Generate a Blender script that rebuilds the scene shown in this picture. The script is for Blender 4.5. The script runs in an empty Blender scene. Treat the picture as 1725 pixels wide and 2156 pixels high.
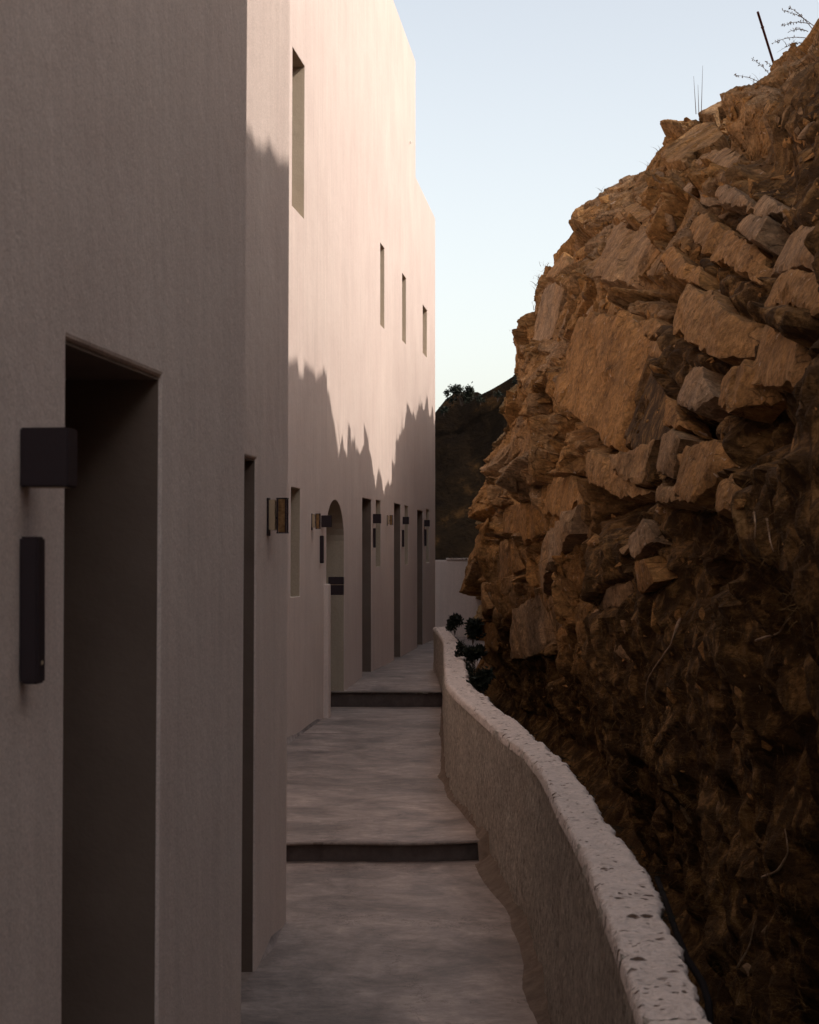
import bpy, bmesh, math, random
import numpy as np
from mathutils import Vector, Matrix
from mathutils.bvhtree import BVHTree
random.seed(7); rng = np.random.default_rng(7)
S = bpy.context.scene
COL = S.collection
EYE = 1.7; F = 4200.0; CX = 862.5; HY = 1170.0     # camera calibration: focal length and horizon measured in the photograph

# ------------------------------------------------------------------ camera
cam = bpy.data.cameras.new('camera'); co = bpy.data.objects.new('camera', cam); COL.objects.link(co)
co.location = (0, 0, EYE); co.rotation_euler = (math.radians(90), 0, 0)
cam.sensor_fit = 'HORIZONTAL'; cam.sensor_width = 36; cam.lens = 36 * F / 1725
cam.shift_y = (HY - 1078) / 1725; cam.clip_start = .05; cam.clip_end = 3000
cam.dof.use_dof = True; cam.dof.focus_distance = 19; cam.dof.aperture_fstop = 18
S.camera = co
# ------------------------------------------------------------------ world and sun
TX, SY = .93, -.42                                   # sun: rise and forward drift per metre to the right
sun_dir = Vector((1, SY, TX)).normalized()
W = bpy.data.worlds.new('World'); S.world = W; W.use_nodes = True
nt = W.node_tree; nt.nodes.clear()
sky = nt.nodes.new('ShaderNodeTexSky'); sky.sky_type = 'NISHITA'; sky.sun_disc = False
sky.sun_elevation = math.asin(sun_dir.z); sky.sun_rotation = math.atan2(sun_dir.x, sun_dir.y)
sky.air_density = 1.0; sky.dust_density = 1.8; sky.ozone_density = 1.0; sky.altitude = 0
mixw = nt.nodes.new('ShaderNodeHueSaturation'); mixw.inputs['Saturation'].default_value = .53
mul = nt.nodes.new('ShaderNodeMix'); mul.data_type = 'RGBA'; mul.blend_type = 'MULTIPLY'; mul.inputs[0].default_value = 1
mul.inputs[7].default_value = (1.0, .94, .86, 1)
bg = nt.nodes.new('ShaderNodeBackground'); bg.inputs[1].default_value = .143
wo = nt.nodes.new('ShaderNodeOutputWorld')
nt.links.new(sky.outputs[0], mixw.inputs['Color']); nt.links.new(mixw.outputs[0], mul.inputs[6])
nt.links.new(mul.outputs[2], bg.inputs[0]); nt.links.new(bg.outputs[0], wo.inputs[0])
sl = bpy.data.lights.new('sun', 'SUN'); sl.energy = 2.0; sl.angle = math.radians(.7); sl.color = (.96, .86, .77)
so = bpy.data.objects.new('sun', sl); COL.objects.link(so); so.rotation_euler = sun_dir.to_track_quat('Z', 'Y').to_euler()
so.location = (20, 3, 20)
S.view_settings.view_transform = 'Standard'; S.view_settings.look = 'None'
S.view_settings.exposure = .80; S.view_settings.gamma = 1; S.view_settings.use_curve_mapping = False
S.render.engine = 'CYCLES'; S.cycles.max_bounces = 8; S.cycles.diffuse_bounces = 7

# ------------------------------------------------------------------ materials
def mat(name, base, rough=.9, build=None, spec=.25):
    m = bpy.data.materials.new(name); m.use_nodes = True
    n = m.node_tree; b = n.nodes['Principled BSDF']
    b.inputs['Base Color'].default_value = (*base, 1); b.inputs['Roughness'].default_value = rough
    b.inputs['Specular IOR Level'].default_value = spec
    if build: build(n, b)
    return m
def N(n, t, **kw):
    x = n.nodes.new(t)
    for k, v in kw.items():
        if k in x.inputs: x.inputs[k].default_value = v
        else: setattr(x, k, v)
    return x
def coords(n, scale=(1, 1, 1), rot=(0, 0, 0)):
    t = N(n, 'ShaderNodeNewGeometry'); mp = N(n, 'ShaderNodeMapping')
    mp.inputs['Scale'].default_value = scale; mp.inputs['Rotation'].default_value = rot
    n.links.new(t.outputs['Position'], mp.inputs[0]); return mp.outputs[0]
def noise(n, vec, scale, detail=6, rough=.6, dist=0):
    x = N(n, 'ShaderNodeTexNoise', Scale=scale, Detail=detail, Roughness=rough, Distortion=dist)
    n.links.new(vec, x.inputs['Vector']); return x.outputs['Fac']
def ramp(n, fac, stops, interp='LINEAR'):
    r = N(n, 'ShaderNodeValToRGB'); r.color_ramp.interpolation = interp
    els = r.color_ramp.elements
    while len(els) < len(stops): els.new(.5)
    for e, (p, c) in zip(els, stops):
        e.position = p; e.color = (*c, 1) if len(c) == 3 else c
    n.links.new(fac, r.inputs[0]); return r.outputs[0]
def mix(n, fac, a, b, mode='MIX'):
    x = N(n, 'ShaderNodeMix'); x.data_type = 'RGBA'; x.blend_type = mode
    for s, v in ((0, fac), (6, a), (7, b)):
        if hasattr(v, 'is_output'): n.links.new(v, x.inputs[s])
        elif isinstance(v, (int, float)): x.inputs[s].default_value = v
        else: x.inputs[s].default_value = (*v, 1)
    return x.outputs[2]
def bump(n, b, hs):
    prev = None
    for h, st, d in hs:
        x = N(n, 'ShaderNodeBump', Strength=st, Distance=d); n.links.new(h, x.inputs['Height'])
        if prev: n.links.new(prev, x.inputs['Normal'])
        prev = x.outputs['Normal']
    n.links.new(prev, b.inputs['Normal'])
G = lambda v: (v, v, v)
def stucco_c(ca_, cb_):
  def stucco(n, b):
      p = coords(n); big = noise(n, p, 1.1, 5); fine = noise(n, p, 55, 4, .7); grit = noise(n, p, 150, 2, .7)
      ps = coords(n, (6, 6, .35)); streak = noise(n, ps, 2.2, 6, .65)
      c = mix(n, ramp(n, big, [(.3, G(0)), (.7, G(1))]), ca_, cb_)
      c = mix(n, .8, c, ramp(n, streak, [(.25, G(.86)), (.6, G(1.0))]), 'MULTIPLY')
      c = mix(n, .8, c, ramp(n, grit, [(.3, G(.74)), (.7, G(1.1))]), 'MULTIPLY')
      n.links.new(c, b.inputs['Base Color'])
      bump(n, b, [(big, .5, .03), (noise(n, p, 7, 5), .35, .012), (fine, .4, .004), (grit, .35, .002)])
  return stucco
M_TAN = mat('shaded_reveal_plaster', (.45, .36, .27), .95, stucco_c((.46, .37, .275), (.52, .42, .32)), .15)  # darker copy of the wall plaster; recess shade put into its colour
M_STUCCO = mat('plaster', (.76, .63, .58), .95, stucco_c((.72, .59, .53), (.79, .664, .595)), .15)
def rough_cast(n, b):
    p = coords(n); v = noise(n, p, 30, 6, .75); w = noise(n, p, 85, 3, .7); big = noise(n, p, 2.3, 4)
    c = mix(n, ramp(n, v, [(.35, G(0)), (.65, G(1))]), (.33, .275, .225), (.80, .70, .60))
    c = mix(n, .7, c, ramp(n, big, [(.3, G(.8)), (.7, G(1.08))]), 'MULTIPLY')
    z = N(n, 'ShaderNodeSeparateXYZ'); g = N(n, 'ShaderNodeNewGeometry'); n.links.new(g.outputs['Position'], z.inputs[0])
    n.links.new(c, b.inputs['Base Color'])
    bump(n, b, [(v, 1.0, .03), (w, .8, .01)])
M_ROUGH = mat('rough_render', (.4, .34, .3), .97, rough_cast, .1)
def coping_m(n, b):
    p = coords(n); v = noise(n, p, 60, 4, .65); m_ = noise(n, p, 16, 4, .6, .5)
    c = mix(n, ramp(n, v, [(.3, G(0)), (.7, G(1))]), (.60, .50, .445), (.80, .68, .61))
    vo = N(n, 'ShaderNodeTexVoronoi', Scale=15.0, Randomness=1.0); n.links.new(p, vo.inputs['Vector'])
    pit = ramp(n, vo.outputs['Distance'], [(.0, G(1)), (.17, G(1)), (.27, G(0))])
    pit = mix(n, 1.0, pit, ramp(n, noise(n, p, 5, 3), [(.46, G(0)), (.56, G(1))]), 'MULTIPLY')
    c = mix(n, pit, c, (.13, .085, .06))
    c = mix(n, .8, c, ramp(n, m_, [(.3, G(.82)), (.6, G(1.04))]), 'MULTIPLY')
    v2 = N(n, 'ShaderNodeTexVoronoi', Scale=38.0, Randomness=1.0); n.links.new(p, v2.inputs['Vector'])
    pit2 = mix(n, 1.0, ramp(n, v2.outputs['Distance'], [(0, G(1)), (.18, G(1)), (.3, G(0))]), ramp(n, noise(n, p, 9, 3), [(.50, G(0)), (.58, G(1))]), 'MULTIPLY')
    c = mix(n, pit2, c, (.20, .13, .095)); pit = mix(n, 1.0, pit, pit2, 'LIGHTEN')
    n.links.new(c, b.inputs['Base Color'])
    inv = ramp(n, pit, [(0, G(1)), (1, G(0))])
    bump(n, b, [(m_, .9, .03), (v, .8, .010), (inv, .9, .015)])
M_COPING = mat('coping', (.6, .5, .45), .95, coping_m, .1)
def cement(n, b):
    p = coords(n)
    st = noise(n, coords(n, (1.3, 1.7, 1), (0, 0, .3)), 3.0, 9, .7, 1.0)
    st2 = noise(n, coords(n, (2.2, 16, 1), (0, 0, -.06)), 3.5, 6, .65, .9)
    big = noise(n, coords(n, (1.0, .8, 1)), 1.3, 6, .62, 1.0); grit = noise(n, p, 70, 4, .7)
    c = ramp(n, st, [(.3, (.24, .18, .152)), (.5, (.36, .275, .232)), (.72, (.51, .40, .34))])
    c = mix(n, .9, c, ramp(n, big, [(.3, G(.42)), (.5, G(.88)), (.68, G(1.22))]), 'MULTIPLY')
    c = mix(n, .3, c, ramp(n, st2, [(.3, G(.8)), (.7, G(1.15))]), 'MULTIPLY')
    c = mix(n, .8, c, ramp(n, noise(n, p, 3.1, 7, .68, .8), [(.34, G(.66)), (.5, G(.96)), (.66, G(1.14))]), 'MULTIPLY')
    c = mix(n, .6, c, ramp(n, grit, [(.3, G(.82)), (.7, G(1.1))]), 'MULTIPLY')
    c = mix(n, .75, c, ramp(n, noise(n, coords(n, (1, 1.6, 1)), 17, 6, .7, .5), [(.34, G(.74)), (.5, G(.98)), (.66, G(1.16))]), 'MULTIPLY')
    cw = N(n, 'ShaderNodeVectorMath'); cw.operation = 'ADD'; cn = N(n, 'ShaderNodeTexNoise', Scale=2.2, Detail=6.0, Roughness=.7); n.links.new(p, cn.inputs['Vector']); n.links.new(p, cw.inputs[0]); n.links.new(cn.outputs['Color'], cw.inputs[1])
    hc = N(n, 'ShaderNodeTexVoronoi', Scale=.62, Randomness=1.0); hc.feature = 'DISTANCE_TO_EDGE'; n.links.new(cw.outputs[0], hc.inputs['Vector'])
    c = mix(n, ramp(n, hc.outputs['Distance'], [(0, G(.8)), (.004, G(0))]), c, (.08, .055, .045))
    spots = ramp(n, noise(n, coords(n, (1, 2.5, 1)), 5.5, 3, .5, .4), [(.71, G(0)), (.75, G(.7))])
    c = mix(n, spots, c, (.10, .07, .055))
    n.links.new(c, b.inputs['Base Color'])
    r = ramp(n, st, [(.3, G(.5)), (.7, G(.72))]); n.links.new(r, b.inputs['Roughness'])
    bump(n, b, [(st, .4, .012), (st2, .3, .005), (big, .5, .03), (grit, .25, .002)])
M_CEMENT = mat('troweled_cement', (.25, .2, .18), .6, cement, .3)
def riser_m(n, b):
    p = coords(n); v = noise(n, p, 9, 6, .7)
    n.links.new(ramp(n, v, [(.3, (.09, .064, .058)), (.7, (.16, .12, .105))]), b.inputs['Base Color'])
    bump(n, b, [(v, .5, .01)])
M_RISER = mat('dark_cement', (.07, .05, .045), .9, riser_m)  # risers and joint share a darker cement tone than the path
def joint_m(n, b):
    p = coords(n); v = noise(n, p, 12, 6, .7)
    n.links.new(ramp(n, v, [(.3, (.12, .083, .060)), (.7, (.25, .18, .135))]), b.inputs['Base Color'])
    bump(n, b, [(v, .8, .02), (noise(n, p, 60), .5, .005)])
M_JOINT = mat('stained_mortar', (.2, .14, .1), .9, joint_m)
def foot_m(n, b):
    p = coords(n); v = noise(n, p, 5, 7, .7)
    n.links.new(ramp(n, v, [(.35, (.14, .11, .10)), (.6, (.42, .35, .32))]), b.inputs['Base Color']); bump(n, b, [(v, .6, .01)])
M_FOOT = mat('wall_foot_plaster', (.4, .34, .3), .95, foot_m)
M_JAMB = mat('brown_jamb', (.13, .095, .08), .8, lambda n, b: (n.links.new(ramp(n, noise(n, coords(n), 3, 6, .6), [(.3, (.15, .105, .082)), (.7, (.20, .145, .115))]), b.inputs['Base Color']), bump(n, b, [(noise(n, coords(n), 60, 4), .4, .003)])))  # dark brown tone for the added sheets inside doorways
def rock_m(slab):
    def f(n, b):
        p = coords(n); big = noise(n, p, 1.0, 5, .6); mid = noise(n, p, 5, 7, .68, .4); fine = noise(n, p, 34, 5, .7)
        pb = coords(n, (1, 1.2, 3.2), (math.radians(38), math.radians(14), 0)); strat = noise(n, pb, 4.6, 9, .7, .3)
        cs = [(.28, (.16, .082, .032)), (.45, (.31, .175, .078)), (.6, (.41, .250, .122)), (.75, (.51, .35, .20))]
        c = ramp(n, mid, cs)
        if slab: t_ = N(n, 'ShaderNodeObjectInfo').outputs['Random']
        else:
            ta = N(n, 'ShaderNodeAttribute'); ta.attribute_name = 'tone'; t_ = ta.outputs['Fac']
        c = mix(n, ramp(n, t_, [(.2, G(.75)), (.5, G(.25)), (.8, G(0))]), c, (.37, .178, .054))
        c = mix(n, ramp(n, t_, [(.55, G(0)), (.9, G(.55))]), c, (.33, .24, .17))
        c = mix(n, ramp(n, big, [(.4, G(0)), (.65, G(.55))]), c, (.39, .20, .068))
        c = mix(n, .85, c, ramp(n, strat, [(.3, G(.42)), (.5, G(.85)), (.72, G(1.15))]), 'MULTIPLY')
        pw = N(n, 'ShaderNodeVectorMath'); pw.operation = 'ADD'; nz = N(n, 'ShaderNodeTexNoise', Scale=3.0, Detail=5.0, Roughness=.65); n.links.new(p, nz.inputs['Vector'])
        sc_ = N(n, 'ShaderNodeVectorMath'); sc_.operation = 'SCALE'; sc_.inputs['Scale'].default_value = .35; n.links.new(nz.outputs['Color'], sc_.inputs[0]); n.links.new(pb, pw.inputs[0]); n.links.new(sc_.outputs[0], pw.inputs[1])
        vc = N(n, 'ShaderNodeTexVoronoi', Scale=3.3, Randomness=1.0); vc.feature = 'DISTANCE_TO_EDGE'; n.links.new(pw.outputs[0], vc.inputs['Vector'])
        crack = ramp(n, vc.outputs['Distance'], [(0, G(0)), (.018, G(1))])
        gate = ramp(n, noise(n, p, 2.6, 4, .6), [(.44, G(1)), (.56, G(0))])
        crack = mix(n, 1.0, crack, gate, 'LIGHTEN')
        c = mix(n, .65, c, ramp(n, crack, [(0, G(.3)), (1, G(1))]), 'MULTIPLY')
        blot = ramp(n, noise(n, p, 2.1, 8, .72, .5), [(.36, G(.55)), (.5, G(.92)), (.66, G(1.12))]); c = mix(n, .9, c, blot, 'MULTIPLY')
        c = mix(n, .85, c, ramp(n, fine, [(.32, G(.45)), (.5, G(.95)), (.68, G(1.45))]), 'MULTIPLY')
        vein = ramp(n, noise(n, p, 14, 3, .5, 1.5), [(.675, G(0)), (.72, G(1))])
        c = mix(n, vein, c, (.42, .31, .22))
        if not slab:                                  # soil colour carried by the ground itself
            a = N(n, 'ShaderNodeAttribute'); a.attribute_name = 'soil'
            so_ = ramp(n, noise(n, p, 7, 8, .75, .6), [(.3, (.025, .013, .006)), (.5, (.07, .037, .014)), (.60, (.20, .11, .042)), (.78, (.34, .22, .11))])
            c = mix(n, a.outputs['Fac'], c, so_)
        n.links.new(c, b.inputs['Base Color'])
        bump(n, b, [(mid, .6, .022), (strat, .9, .03), (crack, .9, .015), (fine, .9, .010), (noise(n, p, 110, 3, .7), .5, .003)])
    return f
M_ROCK = mat('cliff_rock', (.2, .12, .06), .95, rock_m(False), .15)
M_SLAB = mat('slab_rock', (.3, .2, .14), .92, rock_m(True), .15)
def hill_m(n, b):
    p = coords(n); v = noise(n, p, 1.1, 9, .7); w = noise(n, p, 9, 6, .7)
    c = ramp(n, v, [(.35, (.009, .0055, .0035)), (.55, (.020, .012, .006)), (.66, (.075, .038, .014)), (.8, (.17, .095, .04))])
    n.links.new(mix(n, .7, c, ramp(n, w, [(.3, G(.4)), (.7, G(1.3))]), 'MULTIPLY'), b.inputs['Base Color'])
    bump(n, b, [(v, 1, .6), (w, 1, .12)])
M_HILL = mat('scrub_hill', (.06, .04, .02), 1, hill_m, .05)
def earth_m(n, b):
    p = coords(n); v = noise(n, p, 6, 9, .75)
    n.links.new(ramp(n, v, [(.3, (.02, .011, .007)), (.7, (.075, .042, .022))]), b.inputs['Base Color'])
    bump(n, b, [(v, 1, .08)])
M_EARTH = mat('dark_earth', (.05, .03, .02), 1, earth_m, .05)
def wood_m(n, b):
    v = noise(n, coords(n, (30, 30, 3)), 3, 6, .7)
    n.links.new(ramp(n, v, [(.3, (.03, .018, .017)), (.7, (.05, .033, .03))]), b.inputs['Base Color'])
    bump(n, b, [(v, .3, .003)])
M_DOOR = mat('dark_wood', (.02, .013, .01), .7, wood_m)
M_IRON = mat('dark_bronze', (.032, .020, .023), .6, lambda n, b: bump(n, b, [(noise(n, coords(n), 120, 3), .3, .001)]))
def amber_m(n, b):
    p = coords(n); v = noise(n, p, 60, 4, .6)
    n.links.new(ramp(n, v, [(.3, (.15, .07, .02)), (.7, (.32, .18, .07))]), b.inputs['Base Color'])
    bump(n, b, [(v, .8, .004)])
M_AMBER = mat('amber_glass', (.35, .17, .04), .25, amber_m, .5)
M_CREAM = mat('cream_glass', (.48, .36, .24), .45, lambda n, b: bump(n, b, [(noise(n, coords(n), 80, 3), .4, .002)]))
M_RED = mat('rusty_red_steel', (.05, .011, .010), .7, lambda n, b: n.links.new(ramp(n, noise(n, coords(n), 9, 5), [(.4, (.05, .009, .010)), (.7, (.09, .03, .02))]), b.inputs['Base Color']))
M_ROOT = mat('dry_root', (.32, .21, .13), .9, lambda n, b: n.links.new(ramp(n, noise(n, coords(n), 30, 5), [(.3, (.16, .09, .05)), (.7, (.42, .30, .2))]), b.inputs['Base Color']))
M_DRY = mat('dry_grass', (.13, .075, .03), .9, lambda n, b: n.links.new(ramp(n, noise(n, coords(n), 8, 3), [(.35, (.06, .03, .012)), (.65, (.20, .12, .05))]), b.inputs['Base Color']))
M_TWIG = mat('twig', (.10, .07, .055), .9)
M_LEAF = mat('dark_leaf', (.03, .04, .02), .7, lambda n, b: n.links.new(ramp(n, noise(n, coords(n), 12, 3), [(.35, (.006, .008, .005)), (.65, (.022, .026, .014))]), b.inputs['Base Color']))
M_HOSE = mat('black_rubber', (.012, .009, .009), .95, None, .05)
M_GLASS = mat('window_glass', (.02, .022, .025), .15, None, .5)
M_WHITE = mat('white_fitting', (.8, .76, .72), .5)

# ------------------------------------------------------------------ object helpers
def link(name, me, m=None, parent=None, **props):
    o = bpy.data.objects.new(name, me); COL.objects.link(o)
    if m is not None: me.materials.append(m)
    if parent: o.parent = parent
    for k, v in props.items(): o[k] = v
    return o
def from_np(name, V, Fq, smooth=True):
    me = bpy.data.meshes.new(name)
    V = np.asarray(V, dtype=np.float32); Fq = np.asarray(Fq, dtype=np.int32); k = Fq.shape[1]
    me.vertices.add(len(V)); me.vertices.foreach_set('co', V.ravel())
    me.loops.add(Fq.size); me.loops.foreach_set('vertex_index', Fq.ravel())
    me.polygons.add(len(Fq)); me.polygons.foreach_set('loop_start', np.arange(0, Fq.size, k, dtype=np.int32))
    me.polygons.foreach_set('loop_total', np.full(len(Fq), k, dtype=np.int32))
    me.polygons.foreach_set('use_smooth', np.full(len(Fq), smooth))
    me.update(calc_edges=True); return me
def grid_faces(nu, nv):
    i = np.arange(nu - 1)[:, None] * nv + np.arange(nv - 1)[None, :]
    i = i.ravel(); return np.stack([i, i + nv, i + nv + 1, i + 1], 1)
def bm_mesh(bm, name, smooth=False):
    me = bpy.data.meshes.new(name); bm.normal_update(); bm.to_mesh(me); bm.free()
    if smooth:
        for p in me.polygons: p.use_smooth = True
    return me
def bx(bm, x0, x1, y0, y1, z0, z1):
    v = [bm.verts.new(c) for c in ((x0,y0,z0),(x1,y0,z0),(x1,y1,z0),(x0,y1,z0),(x0,y0,z1),(x1,y0,z1),(x1,y1,z1),(x0,y1,z1))]
    for f in ((0,3,2,1),(4,5,6,7),(0,1,5,4),(1,2,6,5),(2,3,7,6),(3,0,4,7)): bm.faces.new([v[i] for i in f])
def box_mesh(name, x0, x1, y0, y1, z0, z1, bev=.002):
    bm = bmesh.new(); bx(bm, x0, x1, y0, y1, z0, z1)
    if bev: bmesh.ops.bevel(bm, geom=bm.edges[:], offset=bev, segments=2, affect='EDGES')
    return bm_mesh(bm, name)
def tube(bm, pts, rads, seg=6):
    rings = []
    pts = [Vector(p) for p in pts]
    for i, p in enumerate(pts):
        t = (pts[min(i+1, len(pts)-1)] - pts[max(i-1, 0)]).normalized()
        a = t.orthogonal().normalized(); b = t.cross(a)
        if rings and prev_a.length:                    # keep the frame from flipping
            a = (prev_a - t * prev_a.dot(t)).normalized(); b = t.cross(a)
        prev_a = a
        r = rads[i] if hasattr(rads, '__len__') else rads
        rings.append([bm.verts.new(p + a * math.cos(6.2832*k/seg) * r + b * math.sin(6.2832*k/seg) * r) for k in range(seg)])
    for A, B in zip(rings, rings[1:]):
        for k in range(seg): bm.faces.new((A[k], A[(k+1) % seg], B[(k+1) % seg], B[k]))
    bm.faces.new(rings[0][::-1]); bm.faces.new(rings[-1])
def empty(name, loc=(0, 0, 0), rz=0, **props):
    o = bpy.data.objects.new(name, None); COL.objects.link(o); o.location = loc; o.rotation_euler.z = rz
    for k, v in props.items(): o[k] = v
    return o
def copy_thing(o, parent=None):
    c = o.copy(); COL.objects.link(c)
    if parent: c.parent = parent
    for ch in list(o.children): copy_thing(ch, c)
    return c
def hash2(i, j, s):
    h = np.sin(i * 127.1 + j * 311.7 + s * 74.7) * 43758.5453
    return h - np.floor(h)
def vnoise(x, y, s=0):
    i = np.floor(x); j = np.floor(y); fx = x - i; fy = y - j
    fx = fx*fx*(3-2*fx); fy = fy*fy*(3-2*fy)
    return (hash2(i,j,s)*(1-fx)+hash2(i+1,j,s)*fx)*(1-fy)+(hash2(i,j+1,s)*(1-fx)+hash2(i+1,j+1,s)*fx)*fy
def fbm(x, y, s=0, o=5, g=.5):
    r = 0; a = 1; t = 0
    for k in range(o):
        r = r + a * (vnoise(x, y, s + k) - .5); t += a; a *= g; x = x * 2.03 + 5.1; y = y * 2.03 + 1.7
    return r / t * 2
def facets(u, v, su, sv, ang, s, tilt, off, crack, cw):
    """angular blocks: every cell is its own tilted plane, with a recessed joint between cells"""
    ca, sa = math.cos(ang), math.sin(ang)
    a = (u * ca + v * sa) / su; b = (-u * sa + v * ca) / sv
    i0 = np.floor(a); j0 = np.floor(b)
    d1 = np.full(a.shape, 9.); d2 = np.full(a.shape, 9.); h = np.zeros(a.shape); idr = np.zeros(a.shape)
    for di in (-1, 0, 1):
        for dj in (-1, 0, 1):
            i = i0 + di; j = j0 + dj
            pa = i + .5 + (hash2(i, j, s) - .5) * .9; pb = j + .5 + (hash2(i, j, s + 9) - .5) * .9
            da = a - pa; db = b - pb; d = np.abs(da) * .6 + np.abs(db) * .6 + .55 * np.hypot(da, db)
            hh = (hash2(i, j, s + 3) - .5) * 2 * off + ((hash2(i, j, s + 5) - .5) * da * su + (hash2(i, j, s + 6) - .5) * db * sv) * 2 * tilt
            m = d < d1; d2 = np.where(m, d1, np.minimum(d2, d)); h = np.where(m, hh, h); idr = np.where(m, hash2(i, j, s + 11), idr); d1 = np.where(m, d, d1)
    e = d2 - d1
    return h - crack * np.clip(1 - e / cw, 0, 1), idr
def P(px, py, k): return Vector(((px - CX) * k, F * k, EYE - (py - HY) * k))

# ------------------------------------------------------------------ ground and path
def ground():
    n = 40; r = np.linspace(-1, 1, n); g = np.sign(r) * np.abs(r) ** 3 * 1200
    V = np.array([(x, y + 20, -.6) for x in g for y in g])
    me = from_np('ground', V, grid_faces(n, n)); link('ground', me, M_EARTH, kind='structure')
ground()
fl_Y = [-6, 0, 4, 6.5, 8.3, 9.2, 10.0, 10.8]; fl_z = [-.2, -.16, -.13, -.11, -.07, -.005, .025, .045]
Y1, Y2 = 10.8, 5.03e-3 * F
PI_ = [(.46, 3.0), (.465, 4.07), (.49, 4.7), (.507, 5.25), (.533, 6.1), (.541, 7.35), (.555, 8.3), (.53, 9.4), (.413, 10.9), (.30, 12.6), (.252, 14.1), (.30, 17.5), (.35, 20.6), (.335, 22.5), (.283, 24.4)]
PO_ = [(.585, 3.0), (.599, 3.97), (.624, 4.27), (.634, 4.7), (.656, 5.2), (.704, 6.0), (.689, 6.96), (.70, 8.2), (.651, 9.74), (.527, 11.7), (.42, 14.1), (.47, 17.0), (.52, 20.0), (.463, 23.0), (.44, 24.4)]
def par(tab, Y): return float(np.interp(Y, [t[1] for t in tab], [t[0] for t in tab]))
def floor_piece(name, ya, yb, zfun, mat_, x0=-3.2, right=None, n=60, m=40, curve=0):
    V = []; Ys = np.linspace(ya, yb, n)
    for Y in Ys:
        xr = right(Y) if right else 1.6
        for X in np.linspace(x0, xr, m):
            w = float(fbm(np.array(X * 1.3), np.array(Y * .6), 4)) * .012
            yy = Y + (curve * max(0, X + .05) ** 2 + .006 * float(fbm(np.array(X * 5.), np.array(Y), 3))) * (1 if Y == Ys[0] else 0)
            V.append((X, yy, zfun(Y) + w))
    me = from_np(name, V, grid_faces(n, m)[:, ::-1]); return link(name, me, mat_, kind='structure')
def solid_down(o, depth):
    md = o.modifiers.new('solid', 'SOLIDIFY'); md.thickness = depth; md.offset = -1
    md.use_rim = True
rt = lambda Y: par(PI_, Y) + .05
z0f = lambda Y: float(np.interp(Y, fl_Y, fl_z))
z1f = lambda Y: float(np.interp(Y, [10.8, 13, 15.9, 17, 19.3, 21.2], [.15, .13, .105, .11, .145, .10]))
z2f = lambda Y: float(np.interp(Y, [21.1, 23, 34], [.266, .315, .325]))
p0 = floor_piece('path', -8, 10.86, z0f, M_CEMENT, right=rt, n=120)
p1 = floor_piece('path', Y1 - .03, 21.2, z1f, M_CEMENT, right=rt, n=90, curve=.35)
p2 = floor_piece('path', Y2 - .03, 34, z2f, M_CEMENT, x0=-3.2, right=lambda Y: par(PI_, min(Y, 24.4)) + .05 if Y < 24.3 else 1.5, n=60)
for o, d in ((p0, .3), (p1, .014), (p2, .014)): solid_down(o, d)
def riser(Yr, za, zb, x1):
    V = []; n = 50; m = 8
    for X in np.linspace(-3.2, x1, n):
        for z in np.linspace(za, zb, m):
            V.append((X, Yr + .012 + .006 * float(fbm(np.array(X*4), np.array(z*9), 2)) + (.35 if Yr == Y1 else 0) * max(0, X + .05) ** 2, z))
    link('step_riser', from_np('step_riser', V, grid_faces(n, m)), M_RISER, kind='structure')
jb = bmesh.new(); bx(jb, -2.5, .27, 17.68, 17.69, .05, .122); link('expansion_joint', bm_mesh(jb, 'expansion_joint'), M_RISER, kind='structure')
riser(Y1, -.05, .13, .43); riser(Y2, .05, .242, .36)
# stained mortar fillet at the foot of the parapet, uneven like the photograph's
def fillet():
    V = []; n = 260; m = 7
    for i, Y in enumerate(np.linspace(4.2, 21.0, n)):
        zf = z0f(Y) if Y < Y1 else z1f(Y)
        w = .035 + .03 * (float(vnoise(np.array(Y * 2.1), np.array(0.), 3))) + .010 * float(fbm(np.array(Y * 3), np.array(0.), 5)) + (.05 if Y < 10.7 else 0) * (.4 + float(vnoise(np.array(Y * 1.1), np.array(3.), 8)))
        h = .035 + .03 * float(vnoise(np.array(Y * 3.), np.array(9.), 3)) + (.05 * math.exp(-((Y - 10.2) / .35) ** 2))
        for j in range(m):
            t = j / (m - 1); x = par(PI_, Y) + .01 - w * t
            z = zf - .01 + h * (1 - t) ** 1.5 + .003 * float(fbm(np.array(Y * 6), np.array(t * 4), 8)) + .006
            V.append((x, Y, z))
    link('mortar_fillet', from_np('mortar_fillet', V, grid_faces(n, m)), M_JOINT, kind='structure')
fillet()

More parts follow.
